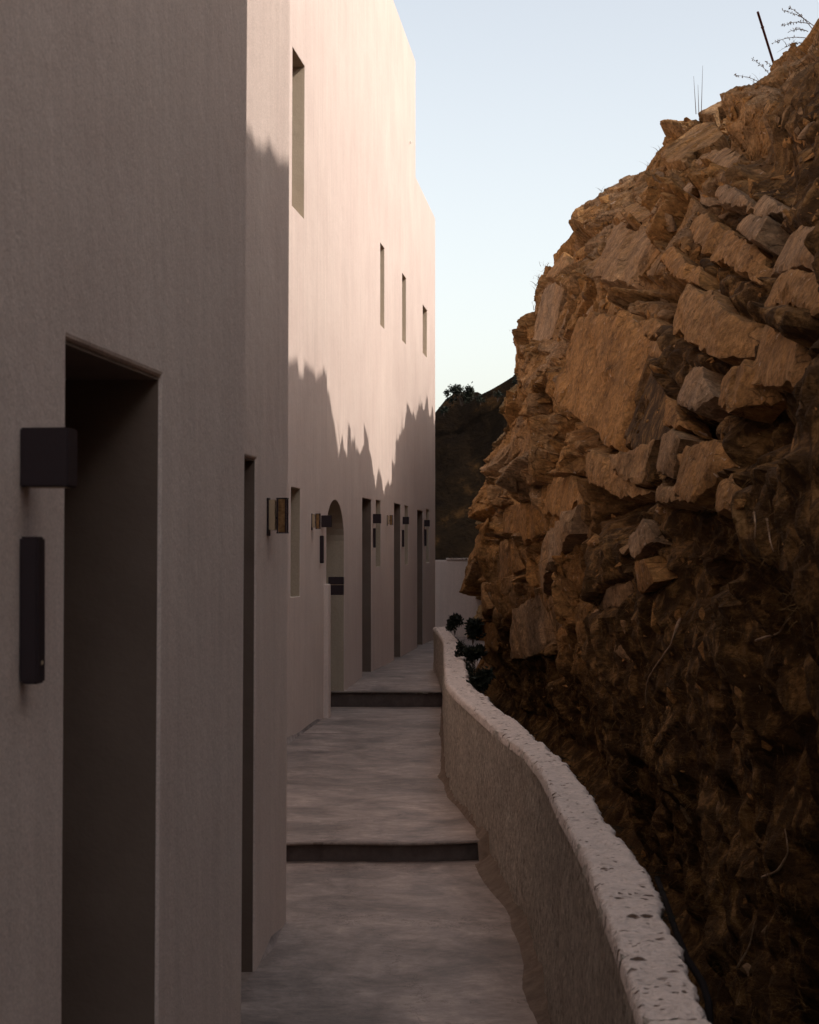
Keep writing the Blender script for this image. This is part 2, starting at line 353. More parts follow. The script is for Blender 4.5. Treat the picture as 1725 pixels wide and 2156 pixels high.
# ------------------------------------------------------------------ houses
def kplane(c, M, px): return -c / ((CX - px) + M)            # depth factor at which the wall plane crosses image column px
def world_fn(c, M, lean): 
    return lambda Y, d, z: (c + M / F * Y - d + lean * (z - 1.4), Y, z)
def wall_mesh(name, blocks, cut_bms, c, M, lean, bev=.012):
    """blocks and openings in (Y, depth, z); openings are cut, edges softened like hand plaster"""
    bm = bmesh.new()
    for (ya, yb, da, db, za, zb) in blocks: bx(bm, da, db, ya, yb, za, zb)
    me = bm_mesh(bm, name); o = bpy.data.objects.new(name, me); COL.objects.link(o)
    bmc = bmesh.new()
    for f in cut_bms: f(bmc)
    bmesh.ops.recalc_face_normals(bmc, faces=bmc.faces[:]); cme = bm_mesh(bmc, 'cut'); cobj = bpy.data.objects.new('cut', cme); COL.objects.link(cobj)
    md = o.modifiers.new('b', 'BOOLEAN'); md.object = cobj; md.operation = 'DIFFERENCE'; md.solver = 'EXACT'; md.use_self = True
    bv = o.modifiers.new('v', 'BEVEL'); bv.width = bev; bv.segments = 3; bv.limit_method = 'ANGLE'; bv.angle_limit = math.radians(40)
    dg = bpy.context.evaluated_depsgraph_get(); ev = o.evaluated_get(dg); out = bpy.data.meshes.new_from_object(ev)
    bpy.data.objects.remove(o); bpy.data.objects.remove(cobj)
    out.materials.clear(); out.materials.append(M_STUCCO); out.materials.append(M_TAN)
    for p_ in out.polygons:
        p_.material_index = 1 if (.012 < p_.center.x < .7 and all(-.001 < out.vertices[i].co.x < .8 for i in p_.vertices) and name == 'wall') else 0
    fn = world_fn(c, M, lean)
    for v in out.vertices: v.co = fn(v.co.y, v.co.x, v.co.z)
    out.flip_normals()
    out.name = name; return out
def rect_cut(ya, yb, za, zb, d=.5): return lambda bm: bx(bm, -.2, d, ya, yb, za, zb)
def sheet(name, parent, mat_, c, M, lean, ya, yb, za, zb, d0, d1):
    bm = bmesh.new(); bx(bm, d0, d1, ya, yb, za, zb); fn = world_fn(c, M, lean)
    for v in bm.verts: v.co = fn(v.co.y, v.co.x, v.co.z)
    me = bm_mesh(bm, name); me.flip_normals(); return link(name, me, mat_, parent)
def door(parent, c, M, lean, ya, yb, za, zb, d):
    lf = sheet('door', parent, M_DOOR, c, M, lean, ya - .01, yb + .01, za, zb + .01, d - .05, d + .004)
    fr = sheet('door_frame', lf, M_DOOR, c, M, lean, ya - .004, ya + .06, za, zb, d - .09, d - .052)
    jb = bmesh.new(); fn = world_fn(c, M, lean)  # thin dark sheets added over the reveals to darken the recess
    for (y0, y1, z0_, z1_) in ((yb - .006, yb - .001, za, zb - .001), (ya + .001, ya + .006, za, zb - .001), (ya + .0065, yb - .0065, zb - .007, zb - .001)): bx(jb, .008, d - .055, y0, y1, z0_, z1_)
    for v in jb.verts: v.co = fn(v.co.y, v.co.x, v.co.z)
    jm = bm_mesh(jb, 'dark_jamb_sheet'); jm.flip_normals(); link('dark_jamb_sheet', jm, M_JAMB, parent)
    nb = 6; w = (yb - ya - .12) / nb
    for i in range(nb): sheet('plank', lf, M_DOOR, c, M, lean, ya + .065 + i*w, ya + .06 + (i+1)*w, za + .02, zb - .02, d - .07, d - .052)
    sheet('handle', lf, M_IRON, c, M, lean, yb - .16, yb - .13, za + .95, za + 1.15, d - .11, d - .075)
def window(parent, c, M, lean, ya, yb, za, zb, d):
    w = sheet('window', parent, M_DOOR, c, M, lean, ya - .01, yb + .01, za - .01, zb + .01, d - .02, d + .004)
    sheet('pane', w, M_GLASS, c, M, lean, ya + .05, yb - .05, za + .05, zb - .05, d - .03, d - .022)
ZR = 9.05
# A: near house
cA, MA, lA = -1.1, 418, .006
yA_end = kplane(cA, MA, 514) * F
dA = (kplane(cA, MA, 137) * F, kplane(cA, MA, 337) * F)
zdA = EYE + 373 * kplane(cA, MA, 342)
A = empty('plastered_house', (cA - 1, 3, 0), category='house', label='nearest blush plastered house wall in full shade with tall dark doorway at the left')
def place(root):
    bpy.context.view_layer.update()
    inv = root.matrix_world.inverted()
    for ch in root.children: ch.matrix_parent_inverse = inv
wm = wall_mesh('wall', [(-9, yA_end, 0, 4.5, -.5, ZR)], [rect_cut(dA[0], dA[1], -.6, zdA, .42), rect_cut(-1.6, -.7, -.6, 2.0, .42)], cA, MA, lA, .014)
link('wall', wm, None, A); door(A, cA, MA, lA, dA[0], dA[1], -.13, zdA, .42); place(A)
# B: second house
cB, MB_, lB = -1.489, 418, .004
yB_end = kplane(cB, MB_, 606) * F
kb = kplane(cB, MB_, 539); yb_far = kb * F; zdB = EYE + 203 * kb
B = empty('plastered_house', (cB - 1, 7, 0), category='house', label='blush plastered house end with slim dark doorway beside the amber lamp, sunlit only at top')
wm = wall_mesh('wall', [(yA_end - .6, yB_end, 0, 4.0, -.5, ZR)], [rect_cut(yb_far - .86, yb_far, -.6, zdB, .3)], cB, MB_, lB)
link('wall', wm, None, B); door(B, cB, MB_, lB, yb_far - .86, yb_far, -.06, zdB, .3); place(B)
# C: third house
cC, MC, lC = -2.72, 418, .004
yC_end = kplane(cC, MC, 687) * F
def opening(c, M, x0, x1, yt, yb_, xt=None):
    k0, k1 = kplane(c, M, x0), kplane(c, M, x1)
    return k0 * F, k1 * F, EYE - (yb_ - HY) * k0, EYE - (yt - HY) * k0
Wc1 = opening(cC, MC, 611.6, 638, 98, 432); Wc2 = opening(cC, MC, 612, 632, 1025, 1258)
C_ = empty('plastered_house', (cC - 1, 14, 0), category='house', label='middle blush plastered house, tall sunlit slit window high up and a slit in shade below')
wm = wall_mesh('wall', [(yB_end - .6, yC_end, 0, 3.0, -.5, ZR)], [rect_cut(*Wc1[:2], Wc1[2], Wc1[3], .34), rect_cut(*Wc2[:2], Wc2[2], Wc2[3], .34)], cC, MC, lC)
link('wall', wm, None, C_)
for w in (Wc1, Wc2): window(C_, cC, MC, lC, *w, .34)
# low thick plinth at the far end of the middle house
kpl = kplane(cC, MC, 687)
def plinth():
    z1 = EYE - (1229.5 - HY) * kpl
    m_ = wall_mesh('plinth', [(yC_end - .16, yC_end - .002, -.045, .02, -.4, z1)], [lambda bm: bx(bm, -9, -8, 0, 1, 0, 1)], cC, MC, .0, .01)
    return m_
link('plinth', plinth(), None, C_); place(C_)
# D: far row
cD, MD, lD = -2.66, 390.4, 0.0
yD_end = kplane(cD, MD, 917) * F; yD_step = kplane(cD, MD, 875) * F
archY1 = kplane(cD, MD, 725) * F; archY0 = archY1 - 1.45
def arch_cut(bm):
    zc = EYE + (HY - 1052) * kplane(cD, MD, 705); zs = zc - .42; n = 20; c0 = (archY0 + archY1) / 2; r = (archY1 - archY0) / 2
    pts = [(archY0, -.6), (archY1, -.6)] + [(c0 + r * math.cos(math.pi * i / n), zs + .42 * math.sin(math.pi * i / n)) for i in range(n + 1)]
    a = [bm.verts.new((-.3, p[0], p[1])) for p in pts]; b = [bm.verts.new((.55, p[0], p[1])) for p in pts]
    bm.faces.new(a); bm.faces.new(b[::-1])
    for i in range(len(pts)): j = (i + 1) % len(pts); bm.faces.new((a[j], a[i], b[i], b[j]))
D = empty('plastered_house', (cD - 1, 26, 0), category='house', label='farthest blush plastered house row with arched doorway, three slim doorways and stepped roofline')
cuts = [arch_cut]; dl = []; wl = []
for (a_, b_, t_) in ((763, 782.5, 1047.6), (830, 844, 1058.7), (879.3, 891, 1073.7)):
    k0 = kplane(cD, MD, a_); q = (k0 * F, kplane(cD, MD, b_) * F, -.6, EYE + (HY - t_) * k0); cuts.append(rect_cut(*q[:2], -.6, q[3], .3)); dl.append(q)
for (a_, b_, t_, bt) in ((800.9, 810, 510, 683), (847, 855.6, 573.9, 716), (890.8, 900.3, 641, 742)):
    wl.append((opening(cD, MD, a_, b_, t_, bt), .3))
z2y = lambda y: (1080 + y / 2.974) * .8915
for (a_, b_, t_, bt) in ((791.5, 802, z2y(297), z2y(770)), (852.3, 859.8, z2y(337), z2y(755)), (897.9, 904.5, z2y(365), z2y(740))):
    wl.append((opening(cD, MD, a_, b_, t_, bt), .2))
for (w, d_) in wl: cuts.append(rect_cut(*w[:2], w[2], w[3], d_))
blocksD = [(yC_end - .5, yD_step, 0, 3.6, -.5, ZR - .02)]
wm = wall_mesh('wall', blocksD, cuts[:1] + [c for c in cuts[1:]], cD, MD, lD)
link('wall', wm, None, D)
wm2 = wall_mesh('wall', [(yD_step + .0, yD_end, 0.003, 3.4, -.5, EYE + 5.63)], cuts[1:], cD, MD, lD)
link('wall', wm2, None, D)
for q in dl: door(D, cD, MD, lD, q[0], q[1], z2f(25), q[3], .3)
for (w, d_) in wl: window(D, cD, MD, lD, *w, d_)
sheet('door', D, M_DOOR, cD, MD, lD, archY0 - .02, archY1 + .02, .1, 2.35, .5, .56)
place(D)

def cove(c, M, lean, ya, yb):
    V = []; n = int((yb - ya) / .03); m = 6
    for i, Y in enumerate(np.linspace(ya, yb, n)):
        zf = z0f(Y) if Y < Y1 else (z1f(Y) if Y < Y2 else z2f(Y)); x0 = c + M / F * Y + lean * (zf - 1.4)
        w = .022 + .03 * float(vnoise(np.array(Y * 2.3), np.array(c), 3)) ** 2 + .008 * float(fbm(np.array(Y * 9), np.array(c), 5)); h = .03 + .04 * float(vnoise(np.array(Y * 1.7), np.array(c + 3), 7)) ** 2
        w *= min(1, (Y - ya) / .4, (yb - Y) / .4); h *= max(0, min(1, (Y - ya) / .4, (yb - Y) / .4))
        for j in range(m):
            t = j / (m - 1); V.append((x0 - .004 + w * t, Y, zf - .012 + .012 + h * (1 - t) ** 1.7 + .003 - .014 * t))
    link('mortar_fillet', from_np('mortar_fillet', V, grid_faces(n, m)), M_FOOT, kind='structure')
cove(cA, MA, lA, dA[1] + .02, yA_end); cove(cB, MB_, lB, yb_far + .02, yB_end); cove(cC, MC, lC, 12, yC_end - .17)
# ------------------------------------------------------------------ lamps, plaques, boxes
def yaw(M): return -math.atan(M / F)
def wall_pt(c, M, px, py, lean=0):
    k = kplane(c, M, px); z = EYE - (py - HY) * k
    return Vector((c + M / F * (k * F) + lean * (z - 1.4), k * F, z))
# cube sconce: local x = out of the wall, y = along it
cube = empty('cube_sconce'); 
link('housing', box_mesh('housing', 0, .10, 0, .075, -.12, 0, .003), M_IRON, cube)
link('diffuser', box_mesh('diffuser', .012, .088, .012, .063, -.1215, -.118, 0), M_CREAM, cube)
plaque = empty('door_plaque')
link('plate', box_mesh('plate', 0, .036, 0, .05, -.275, 0, .004), M_IRON, plaque)
link('screw', box_mesh('screw', .036, .0385, .021, .029, -.24, -.232, .001), M_CREAM, plaque)
lamp = empty('amber_lantern')
fr = bmesh.new()
for (a, b) in ((.044, .050), (.082, .088)):
    for (y0, y1) in ((0, .006), (.05, .056)): bx(fr, a, b, y0, y1, -.15, 0)
for z in ((-.154, -.15), (0, .004)): bx(fr, .042, .09, -.002, .058, *z)
link('lantern_frame', bm_mesh(fr, 'lantern_frame'), M_IRON, lamp)
link('amber_pane', box_mesh('amber_pane', .0505, .0815, .001, .052, -.149, -.001, .002), M_AMBER, lamp)
link('cream_shade', box_mesh('cream_shade', .008, .036, 0, .05, -.14, -.004, .003), M_CREAM, lamp)
link('back_plate', box_mesh('back_plate', 0, .007, -.004, .054, -.165, .004, .001), M_IRON, lamp)
link('arm', box_mesh('arm', .0365, .0435, .02, .03, -.09, -.08, 0), M_IRON, lamp)
mb = empty('dark_wall_box')
link('upper_box', box_mesh('upper_box', 0, .15, 0, .08, -.075, 0, .004), M_IRON, mb)
link('lower_box', box_mesh('lower_box', 0, .148, 0, .08, -.18, -.081, .004), M_IRON, mb)
link('seam', box_mesh('seam', .005, .14, .005, .075, -.0812, -.0748, 0), M_CREAM, mb)
used = set()
def put(proto, c, M, px, py, label, cat, lean=0, s=1, group=None):
    o = proto if proto.name not in used else copy_thing(proto)
    used.add(proto.name)
    o.location = wall_pt(c, M, px, py, lean); o.rotation_euler.z = yaw(M); o.scale = (s, s, s)
    o['label'] = label; o['category'] = cat
    if group: o['group'] = group
g = 'dark square sconces beside the doorways'
put(cube, cA, MA, 38, 900, 'largest dark square sconce, beside the nearest tall doorway at left', 'wall lamp', lA, .92, g)
put(cube, cC, MC, 676, z2y(408), 'dark square sconce at the arched doorway beside an amber lantern', 'wall lamp', lC, .93, g)
put(cube, cD, MD, 785.5, z2y(398), 'dark square sconce just past the first slim doorway beyond the arch', 'wall lamp', 0, .93, g)
put(cube, cD, MD, 847.9, z2y(418), 'dark square sconce past the second slim doorway beyond the arch', 'wall lamp', 0, .85, g)
put(cube, cD, MD, 893.4, z2y(440), 'smallest dark square sconce, at the far end of the house row', 'wall lamp', 0, .85, g)
g = 'dark vertical plaques under the sconces'
put(plaque, cA, MA, 38, 1130, 'largest dark upright plaque, left of the nearest tall doorway', 'plaque', lA, 1, g)
put(plaque, cC, MC, 673, z2y(550), 'thin dark upright plaque just before the arched doorway', 'plaque', lC, .95, g)
put(plaque, cD, MD, 785.5, z2y(498), 'thin dark plaque past the first slim doorway beyond the arch', 'plaque', 0, .85, g)
put(plaque, cD, MD, 846.5, z2y(510), 'thin dark plaque past the second slim doorway beyond the arch', 'plaque', 0, .85, g)
put(plaque, cD, MD, 893.4, z2y(505), 'faintest dark plaque, at the far end of the house row', 'plaque', 0, .95, g)
g = 'amber glass lanterns on the house walls'
put(lamp, cB, MB_, 561, 1050, 'largest amber glass lantern, on the house corner beside the slim doorway', 'lantern', lB, .98, g)
put(lamp, cC, MC, 655, 1082, 'small amber glass lantern just before the arched doorway', 'lantern', lC, .9, g)
put(lamp, cD, MD, 815, z2y(408), 'tiny amber glass lantern between two slim far doorways', 'lantern', 0, .8, g)
put(mb, cD, MD, 687, z2y(840), 'dark box low in the arched doorway with pale seam across it', 'wall box', 0, 1)
mb.location.x += .02
# end wall across the path
kE = 8.05e-3
def end_wall():
    n, m = 30, 16; V = []
    x0 = (905 - CX) * kE; x1 = (1060 - CX) * kE; ztop = EYE - (1179 - HY) * kE
    bm = bmesh.new(); bx(bm, x0, x1, F*kE, F*kE + .3, -.4, ztop)
    bmesh.ops.bevel(bm, geom=bm.edges[:], offset=.02, segments=3, affect='EDGES')
    o = link('end_wall', bm_mesh(bm, 'end_wall'), M_STUCCO); o['label'] = 'low plastered wall closing the far end of the path'; o['category'] = 'wall'
    bm = bmesh.new(); xs = (940 - CX) * kE
    for i in range(6):
        w = .1 + .06 * random.random(); bx(bm, xs, xs + w, F*kE - .02, F*kE + .25, ztop + .004, ztop + .03 + .015 * random.random()); xs += w + .01
    link('coping_stone', bm_mesh(bm, 'coping_stone'), M_COPING, o)
end_wall()
fit = link('wall_fitting', box_mesh('wall_fitting', 0, .03, 0, .04, 0, .045, .01), M_WHITE)
fit.location = wall_pt(cD, MD, 862, 302); fit['label'] = 'tiny white fitting high on the sunlit far wall near the roof'; fit['category'] = 'fitting'

# ------------------------------------------------------------------ parapet
def parapet():
    root = empty('parapet_wall', (.5, 12, 0), label='low curving rough plastered wall along the right side of the path', category='wall')
    n = 620; Ys = np.linspace(3.0, 24.4, n); m = 40
    xi = np.array([par(PI_, y) for y in Ys]); xo = np.array([par(PO_, y) for y in Ys])
    ker = np.hanning(31); ker /= ker.sum()
    sm = lambda a: np.convolve(np.pad(a, 15, 'edge'), ker, 'valid')
    xi, xo = sm(xi), sm(xo)
    zt = np.interp(Ys, [3, 6, 9, 12, 24.4], [.78, .78, .79, .81, .83])
    zt = zt + .012 * fbm(Ys * .8, Ys * 0, 3)
    # body: inner face up, over, outer face down
    V = []; t = np.linspace(0, 1, m)
    for i, Y in enumerate(Ys):
        for j in range(m):                      # inner face
            z = -.5 + (zt[i] - .012 + .5) * t[j]
            d = .018 * float(fbm(np.array(Y * 2.2), np.array(z * 2.2), 11)) + .012 * float(fbm(np.array(Y * 9), np.array(z * 9), 12, 4, .7))
            top = max(0, (z - zt[i] + .05) / .05); V.append((xi[i] + d * (1 - top) + .006 * top, Y, z))
        V.append((xo[i] - .012, Y, zt[i] - .014)); V.append((xo[i] - .02, Y, .3)); V.append((xo[i] - .02, Y, -.8))
    me = from_np('rough_face', V, grid_faces(n, m + 3)); me.flip_normals(); link('rough_face', me, M_ROUGH, root)
    # coping in lengths between the cracks
    cuts_ = [3.0, 4.02, 4.62, 6.35, 9.3, 13.0, 17.5, 21.3, 24.4]
    for a, b in zip(cuts_, cuts_[1:]):
        nn = int((b - a) / .022) + 4; ys = np.linspace(a + .004, b - .004, nn); mm = 15; VV = []
        ph = random.random() * 9
        for i, Y in enumerate(ys):
            A_, B_ = np.interp(Y, Ys, xi), np.interp(Y, Ys, xo); Z = np.interp(Y, Ys, zt)
            e = min(i, nn - 1 - i); endr = .012 * max(0, 1 - e / 2.)
            rag = .034 * float(fbm(np.array(Y * 5.3), np.array(ph), 6, 6, .8)) + .014 * float(fbm(np.array(Y * 2.5), np.array(2.), 9))
            skew = (float(vnoise(np.array(a * 7), np.array(1.), 2)) - .5) * .1
            for j in range(mm):
                s = j / (mm - 1)
                if j == 0: x, z = A_ - .002, Z - .045
                elif j == mm - 1: x, z = B_ + rag - .012, Z - .07
                else:
                    s = (j - 1) / (mm - 3); x = A_ + .002 + (B_ + rag - A_ - .002) * s
                    z = Z - .010 * max(0, 1 - s / .05) ** 2 - .014 * max(0, (s - .88) / .12) ** 2 - endr + .014 * float(fbm(np.array(Y * 9), np.array(x * 14), 21, 5, .7))
                yy = Y + (skew * (s - .5) + .014 * float(fbm(np.array(x * 25.), np.array(a), 2))) * (1 if 3.1 < Y < 24.2 else 0)
                VV.append((x, yy, z))
        me = from_np('coping_stone', VV, grid_faces(nn, mm)); me.flip_normals(); link('coping_stone', me, M_COPING, root)
    bpy.context.view_layer.update()
    for ch in root.children: ch.matrix_parent_inverse = root.matrix_world.inverted()
parapet()

# ------------------------------------------------------------------ cliff
# profile stations across the path: (X, height above eye) from the ditch up to the plateau; unseen crest shaped to cast the walls' shadow line
ST = {
 -14: [(.64,-3),(.9,-3.1),(1.4,-2.2),(1.3,-.9),(1.3,0),(1.4,.8),(1.6,1.5),(1.8,2.2),(2.1,3.0),(2.4,3.8),(2.8,4.4),(3.2,4.9),(4.2,5.3),(6,6)],
 4:   [(.66,-3),(.9,-3.1),(1.45,-2.0),(1.32,-.9),(1.2,0),(1.35,.8),(1.55,1.5),(1.8,2.2),(2.1,3.0),(2.4,3.8),(2.8,4.6),(3.2,5.33),(4.2,5.6),(6,6)],
 9:   [(.72,-3),(.9,-3.0),(1.45,-1.9),(1.3,-.85),(1.15,0),(1.35,.7),(1.65,1.35),(2.08,2.0),(2.45,2.7),(2.7,3.5),(2.9,4.3),(3.1,5.33),(4.2,5.6),(6,6)],
 12:  [(.56,-3),(.75,-2.9),(1.45,-1.8),(1.28,-.8),(1.1,0),(1.2,.7),(1.4,1.3),(1.7,1.9),(2.05,2.4),(2.4,2.8),(2.8,3.2),(3.4,4.4),(4.2,5.4),(6,6.5)],
 14.0:[(.49,-2.8),(.62,-2.7),(1.4,-1.6),(1.22,-.75),(1.02,0),(1.12,.7),(1.3,1.3),(1.55,2.0),(1.8,2.45),(2.2,2.8),(2.7,3.15),(3.1,3.7),(3.7,6.1),(6,7.4)],
 16.1:[(.49,-2.8),(.62,-2.7),(1.35,-1.5),(1.15,-.7),(.99,0),(1.06,.7),(1.23,1.4),(1.48,2.1),(1.7,2.6),(2.1,2.9),(2.8,3.5),(3.55,4.2),(4.05,6.3),(6,7.6)],
 17.8:[(.53,-2.6),(.67,-2.5),(1.3,-1.5),(1.1,-.75),(.94,0),(1.02,.7),(1.17,1.4),(1.4,2.1),(1.58,2.6),(1.88,3.0),(2.6,3.4),(3.47,4.15),(4.3,6.4),(6,7.4)],
 19.3:[(.55,-2.6),(.68,-2.5),(1.2,-1.5),(1.0,-.7),(.90,0),(.98,.7),(1.14,1.4),(1.36,2.1),(1.52,2.6),(1.82,3.1),(2.42,3.72),(3.1,4.1),(3.9,4.6),(6,6)],
 20.2:[(.55,-2.6),(.68,-2.5),(1.1,-1.5),(.92,-.7),(.88,0),(.96,.7),(1.12,1.4),(1.34,2.1),(1.5,2.65),(1.8,3.15),(2.42,3.76),(2.56,4.33),(3.3,4.65),(6,6)],
 21.5:[(.55,-2.4),(.66,-2.3),(.94,-1.4),(.84,-.6),(.86,0),(.98,.6),(1.18,1.25),(1.36,1.85),(1.50,2.4),(1.58,2.95),(1.95,3.4),(2.62,3.9),(3.5,4.8),(6,6)],
 22.4:[(.50,-2.3),(.62,-2.2),(.85,-1.2),(.77,-.5),(.75,0),(.88,.6),(1.09,1.1),(1.24,1.6),(1.35,2.0),(1.38,2.4),(1.38,2.95),(1.53,3.35),(2.3,3.55),(6,4.5)],
 23.1:[(.50,-2.3),(.62,-2.2),(.78,-1.2),(.755,-.5),(.75,0),(.85,.6),(1.03,1.0),(1.17,1.5),(1.28,1.88),(1.34,2.3),(1.42,2.7),(1.6,3.0),(2.4,3.2),(6,4.0)],
 24.0:[(.50,-2.3),(.7,-2.0),(.98,-1.2),(1.0,-.45),(1.0,0),(1.05,.6),(1.2,1.0),(1.35,1.5),(1.5,1.88),(1.65,2.3),(1.9,2.75),(2.3,3.1),(3.4,3.5),(6,4.2)],
 24.8:[(.5,-2.2),(1.0,-2.0),(1.5,-1.0),(1.6,-.45),(1.65,0),(1.7,.6),(1.8,1.0),(1.9,1.5),(2.0,2.0),(2.15,2.7),(2.4,3.5),(2.9,4.0),(4,4.4),(6,5)],
 26.6:[(.5,-2.2),(1.0,-2.0),(1.5,-1.0),(1.6,-.45),(1.65,0),(1.7,.6),(1.8,1.0),(1.9,1.6),(2.0,2.3),(2.15,3.3),(2.4,4.1),(2.9,4.6),(4,4.9),(6,5.5)],
 28.5:[(.5,-2),(1.1,-1.9),(1.5,-1.0),(1.55,-.45),(1.6,0),(1.65,.6),(1.75,1.2),(1.85,1.9),(1.95,2.8),(2.05,3.6),(2.3,4.35),(2.8,4.65),(4,5.0),(6,6)],
 36:  [(.5,-2),(.9,-1.9),(1.1,-1.0),(1.2,-.45),(1.25,0),(1.35,.6),(1.5,1.2),(1.7,1.9),(1.9,2.7),(2.15,3.5),(2.5,4.1),(3.0,4.5),(4,5),(6,6)],
}
for _y in ST: ST[_y] = ST[_y] + [(14, ST[_y][-1][1] + 1)]
SY_ = sorted(ST); NP = 15
tabs = np.array([ST[y] for y in SY_])                          # stations, points, 2
def base_surface(Y, vs):
    """Y: (n,), vs: (m,) in 0..13 -> X, Z arrays (n,m)"""
    X = np.zeros((len(Y), len(vs))); H = np.zeros_like(X)
    for a, out in ((0, X), (1, H)):
        cols = np.stack([np.interp(Y, SY_, tabs[:, i, a]) for i in range(NP)], 1)
        for r in range(len(Y)): out[r] = np.interp(vs, np.arange(NP), cols[r])
    return X, H + EYE
def cliff_Y():
    return np.concatenate([np.linspace(-14, 4, 110, endpoint=False), np.linspace(4, 14, 620, endpoint=False), np.linspace(14, 24.2, 700, endpoint=False), np.linspace(24.2, 36, 160)])
Yc = cliff_Y()
vs = np.concatenate([np.linspace(0, 2, 30, endpoint=False), np.linspace(2, 11.6, 490, endpoint=False), np.linspace(11.6, 14, 60)])
Xb, Zb = base_surface(Yc, vs)
YY = np.repeat(Yc[:, None], len(vs), 1)
Pb = np.stack([Xb, YY, Zb], -1)
for _ in range(2):                                             # soften the station kinks
    Xs = Xb.copy(); Xs[1:-1] = (Xb[:-2] + 2 * Xb[1:-1] + Xb[2:]) / 4; Xb = Xs
du = np.gradient(Pb, axis=0); dv = np.gradient(Pb, axis=1)
nrm = np.cross(dv, du); nrm /= np.linalg.norm(nrm, axis=-1, keepdims=True) + 1e-9
nrm = np.where((nrm[..., :1] > 0) & (nrm[..., 2:] < .3), -nrm, nrm)
for _ in range(12):
    nrm[1:-1] = (nrm[:-2] + nrm[1:-1] + nrm[2:]) / 3; nrm[:, 1:-1] = (nrm[:, :-2] + nrm[:, 1:-1] + nrm[:, 2:]) / 3
nrm /= np.linalg.norm(nrm, axis=-1, keepdims=True) + 1e-9
if nrm[700, 300, 0] > 0: nrm = -nrm
seg = np.linalg.norm(np.diff(Pb, axis=1), axis=-1); arc = np.concatenate([np.zeros((len(Yc), 1)), np.cumsum(seg, 1)], 1)
arc -= arc[:, 30:31]
# warp so that joints are not straight
wu = YY + .18 * fbm(YY * 1.3, arc * 1.3, 31) + .012 * fbm(YY * 6, arc * 6, 36); wv = arc + .18 * fbm(YY * 1.3 + 7, arc * 1.3, 33) + .012 * fbm(YY * 6, arc * 6 + 3, 38)
Hh = Zb - EYE
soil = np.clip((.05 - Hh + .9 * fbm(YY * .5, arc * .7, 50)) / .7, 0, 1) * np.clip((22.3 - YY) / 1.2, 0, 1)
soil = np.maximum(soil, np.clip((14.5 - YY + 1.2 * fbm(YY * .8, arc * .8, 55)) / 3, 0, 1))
bl, id1 = facets(wu, wv, 1.15, .55, math.radians(-38), 2, .42, .10, .14, .10)
b2, id2 = facets(wu, wv, .50, .22, math.radians(-34), 17, .30, .035, .04, .09)
b3, id3 = facets(wu, wv, .17, .08, math.radians(-40), 29, .22, .010, .008, .12)
b4, _ = facets(wu, wv, .3, .3, math.radians(20), 41, .5, .05, .0, .2)
mask2 = np.clip(.5 + 1.3 * fbm(YY * .9, arc * .9, 61), .2, 1)
rock = bl + b2 * mask2 + b3 * (1.1 - mask2 * .6) + .006 * fbm(YY * 22, arc * 22, 71, 4, .6)
soi = .34 * fbm(YY * 1.1, arc * .8, 81, 5, .5) + .16 * (.3 - np.abs(fbm(YY * 2.6, arc * 2.2, 83, 5, .5))) + .035 * fbm(YY * 9, arc * 8, 85, 4, .5) + .15 * b4
disp = rock * (1 - soil) + soi * soil
disp -= .05
disp = disp * np.where((vs[None, :] > 10.6) & (YY < 18.6), .35, 1.)
# deep open joint running up the right of the slabs, and the vertical gully behind the nose
def trench(u0, v0, u1, v1, w, d):
    t = np.clip(((YY - u0) * (u1 - u0) + (Hh - v0) * (v1 - v0)) / ((u1 - u0) ** 2 + (v1 - v0) ** 2), 0, 1)
    dist = np.hypot(YY - (u0 + t * (u1 - u0)), Hh - (v0 + t * (v1 - v0))) + .05 * fbm(YY * 5, arc * 5, 91)
    return -d * np.clip(1 - np.abs(dist) / w, 0, 1) ** .7
edge_fade = np.clip((np.arange(len(vs))[None, :] - 4) / 30, 0, 1)
disp = disp * edge_fade
grid_bvh = None
def coarse_bvh():
    s0, s1 = 6, 6; Q = Pb[::s0, ::s1]; nu, nv = Q.shape[:2]
    return BVHTree.FromPolygons([tuple(p) for p in Q.reshape(-1, 3)], [tuple(f) for f in grid_faces(nu, nv).tolist()])
base_bvh = coarse_bvh()
CAMP = Vector((0, 0, EYE))
def hit(px, py):
    d = Vector(((px - CX) / F, 1, -(py - HY) / F)).normalized()
    r = base_bvh.ray_cast(CAMP, d); return r
def gully(pts, w, d):
    global disp
    q = [hit(*p)[0] for p in pts]; q = [v for v in q if v is not None]
    for a, b in zip(q, q[1:]):
        ab = np.array(b - a); A_ = np.array(a); t = np.clip(((Pb - A_) @ ab) / (ab @ ab), 0, 1)
        dist = np.linalg.norm(Pb - (A_ + t[..., None] * ab), axis=-1) * (1 + .5 * fbm(YY * 7, arc * 7, 95))
        disp = disp - d * np.clip(1 - dist / w, 0, 1) ** .8
gully([(1640, 470), (1605, 600), (1585, 690), (1525, 830)], .10, .34)
gully([(1395, 760), (1400, 860), (1440, 900), (1380, 1000)], .06, .2)
gully([(1265, 590), (1390, 600), (1400, 660)], .10, .25)
gully([(1180, 830), (1270, 930), (1300, 1020)], .16, .25)
gully([(1250, 1030), (1340, 1080), (1310, 1160)], .2, .3)
gully([(1560, 900), (1640, 870), (1725, 800)], .28, .34)
gully([(1420, 1190), (1480, 1130), (1560, 1130)], .26, .34)
gully([(1140, 850), (1130, 950), (1100, 1060)], .09, .13)
gully([(1690, 400), (1640, 330), (1560, 300)], .22, .2)
r6 = lambda L: [(1069.8 + .3798 * x, .3798 * y) for x, y in L]
r5 = lambda L: [(891.5 + .4832 * x, 713.2 + .4832 * y) for x, y in L]
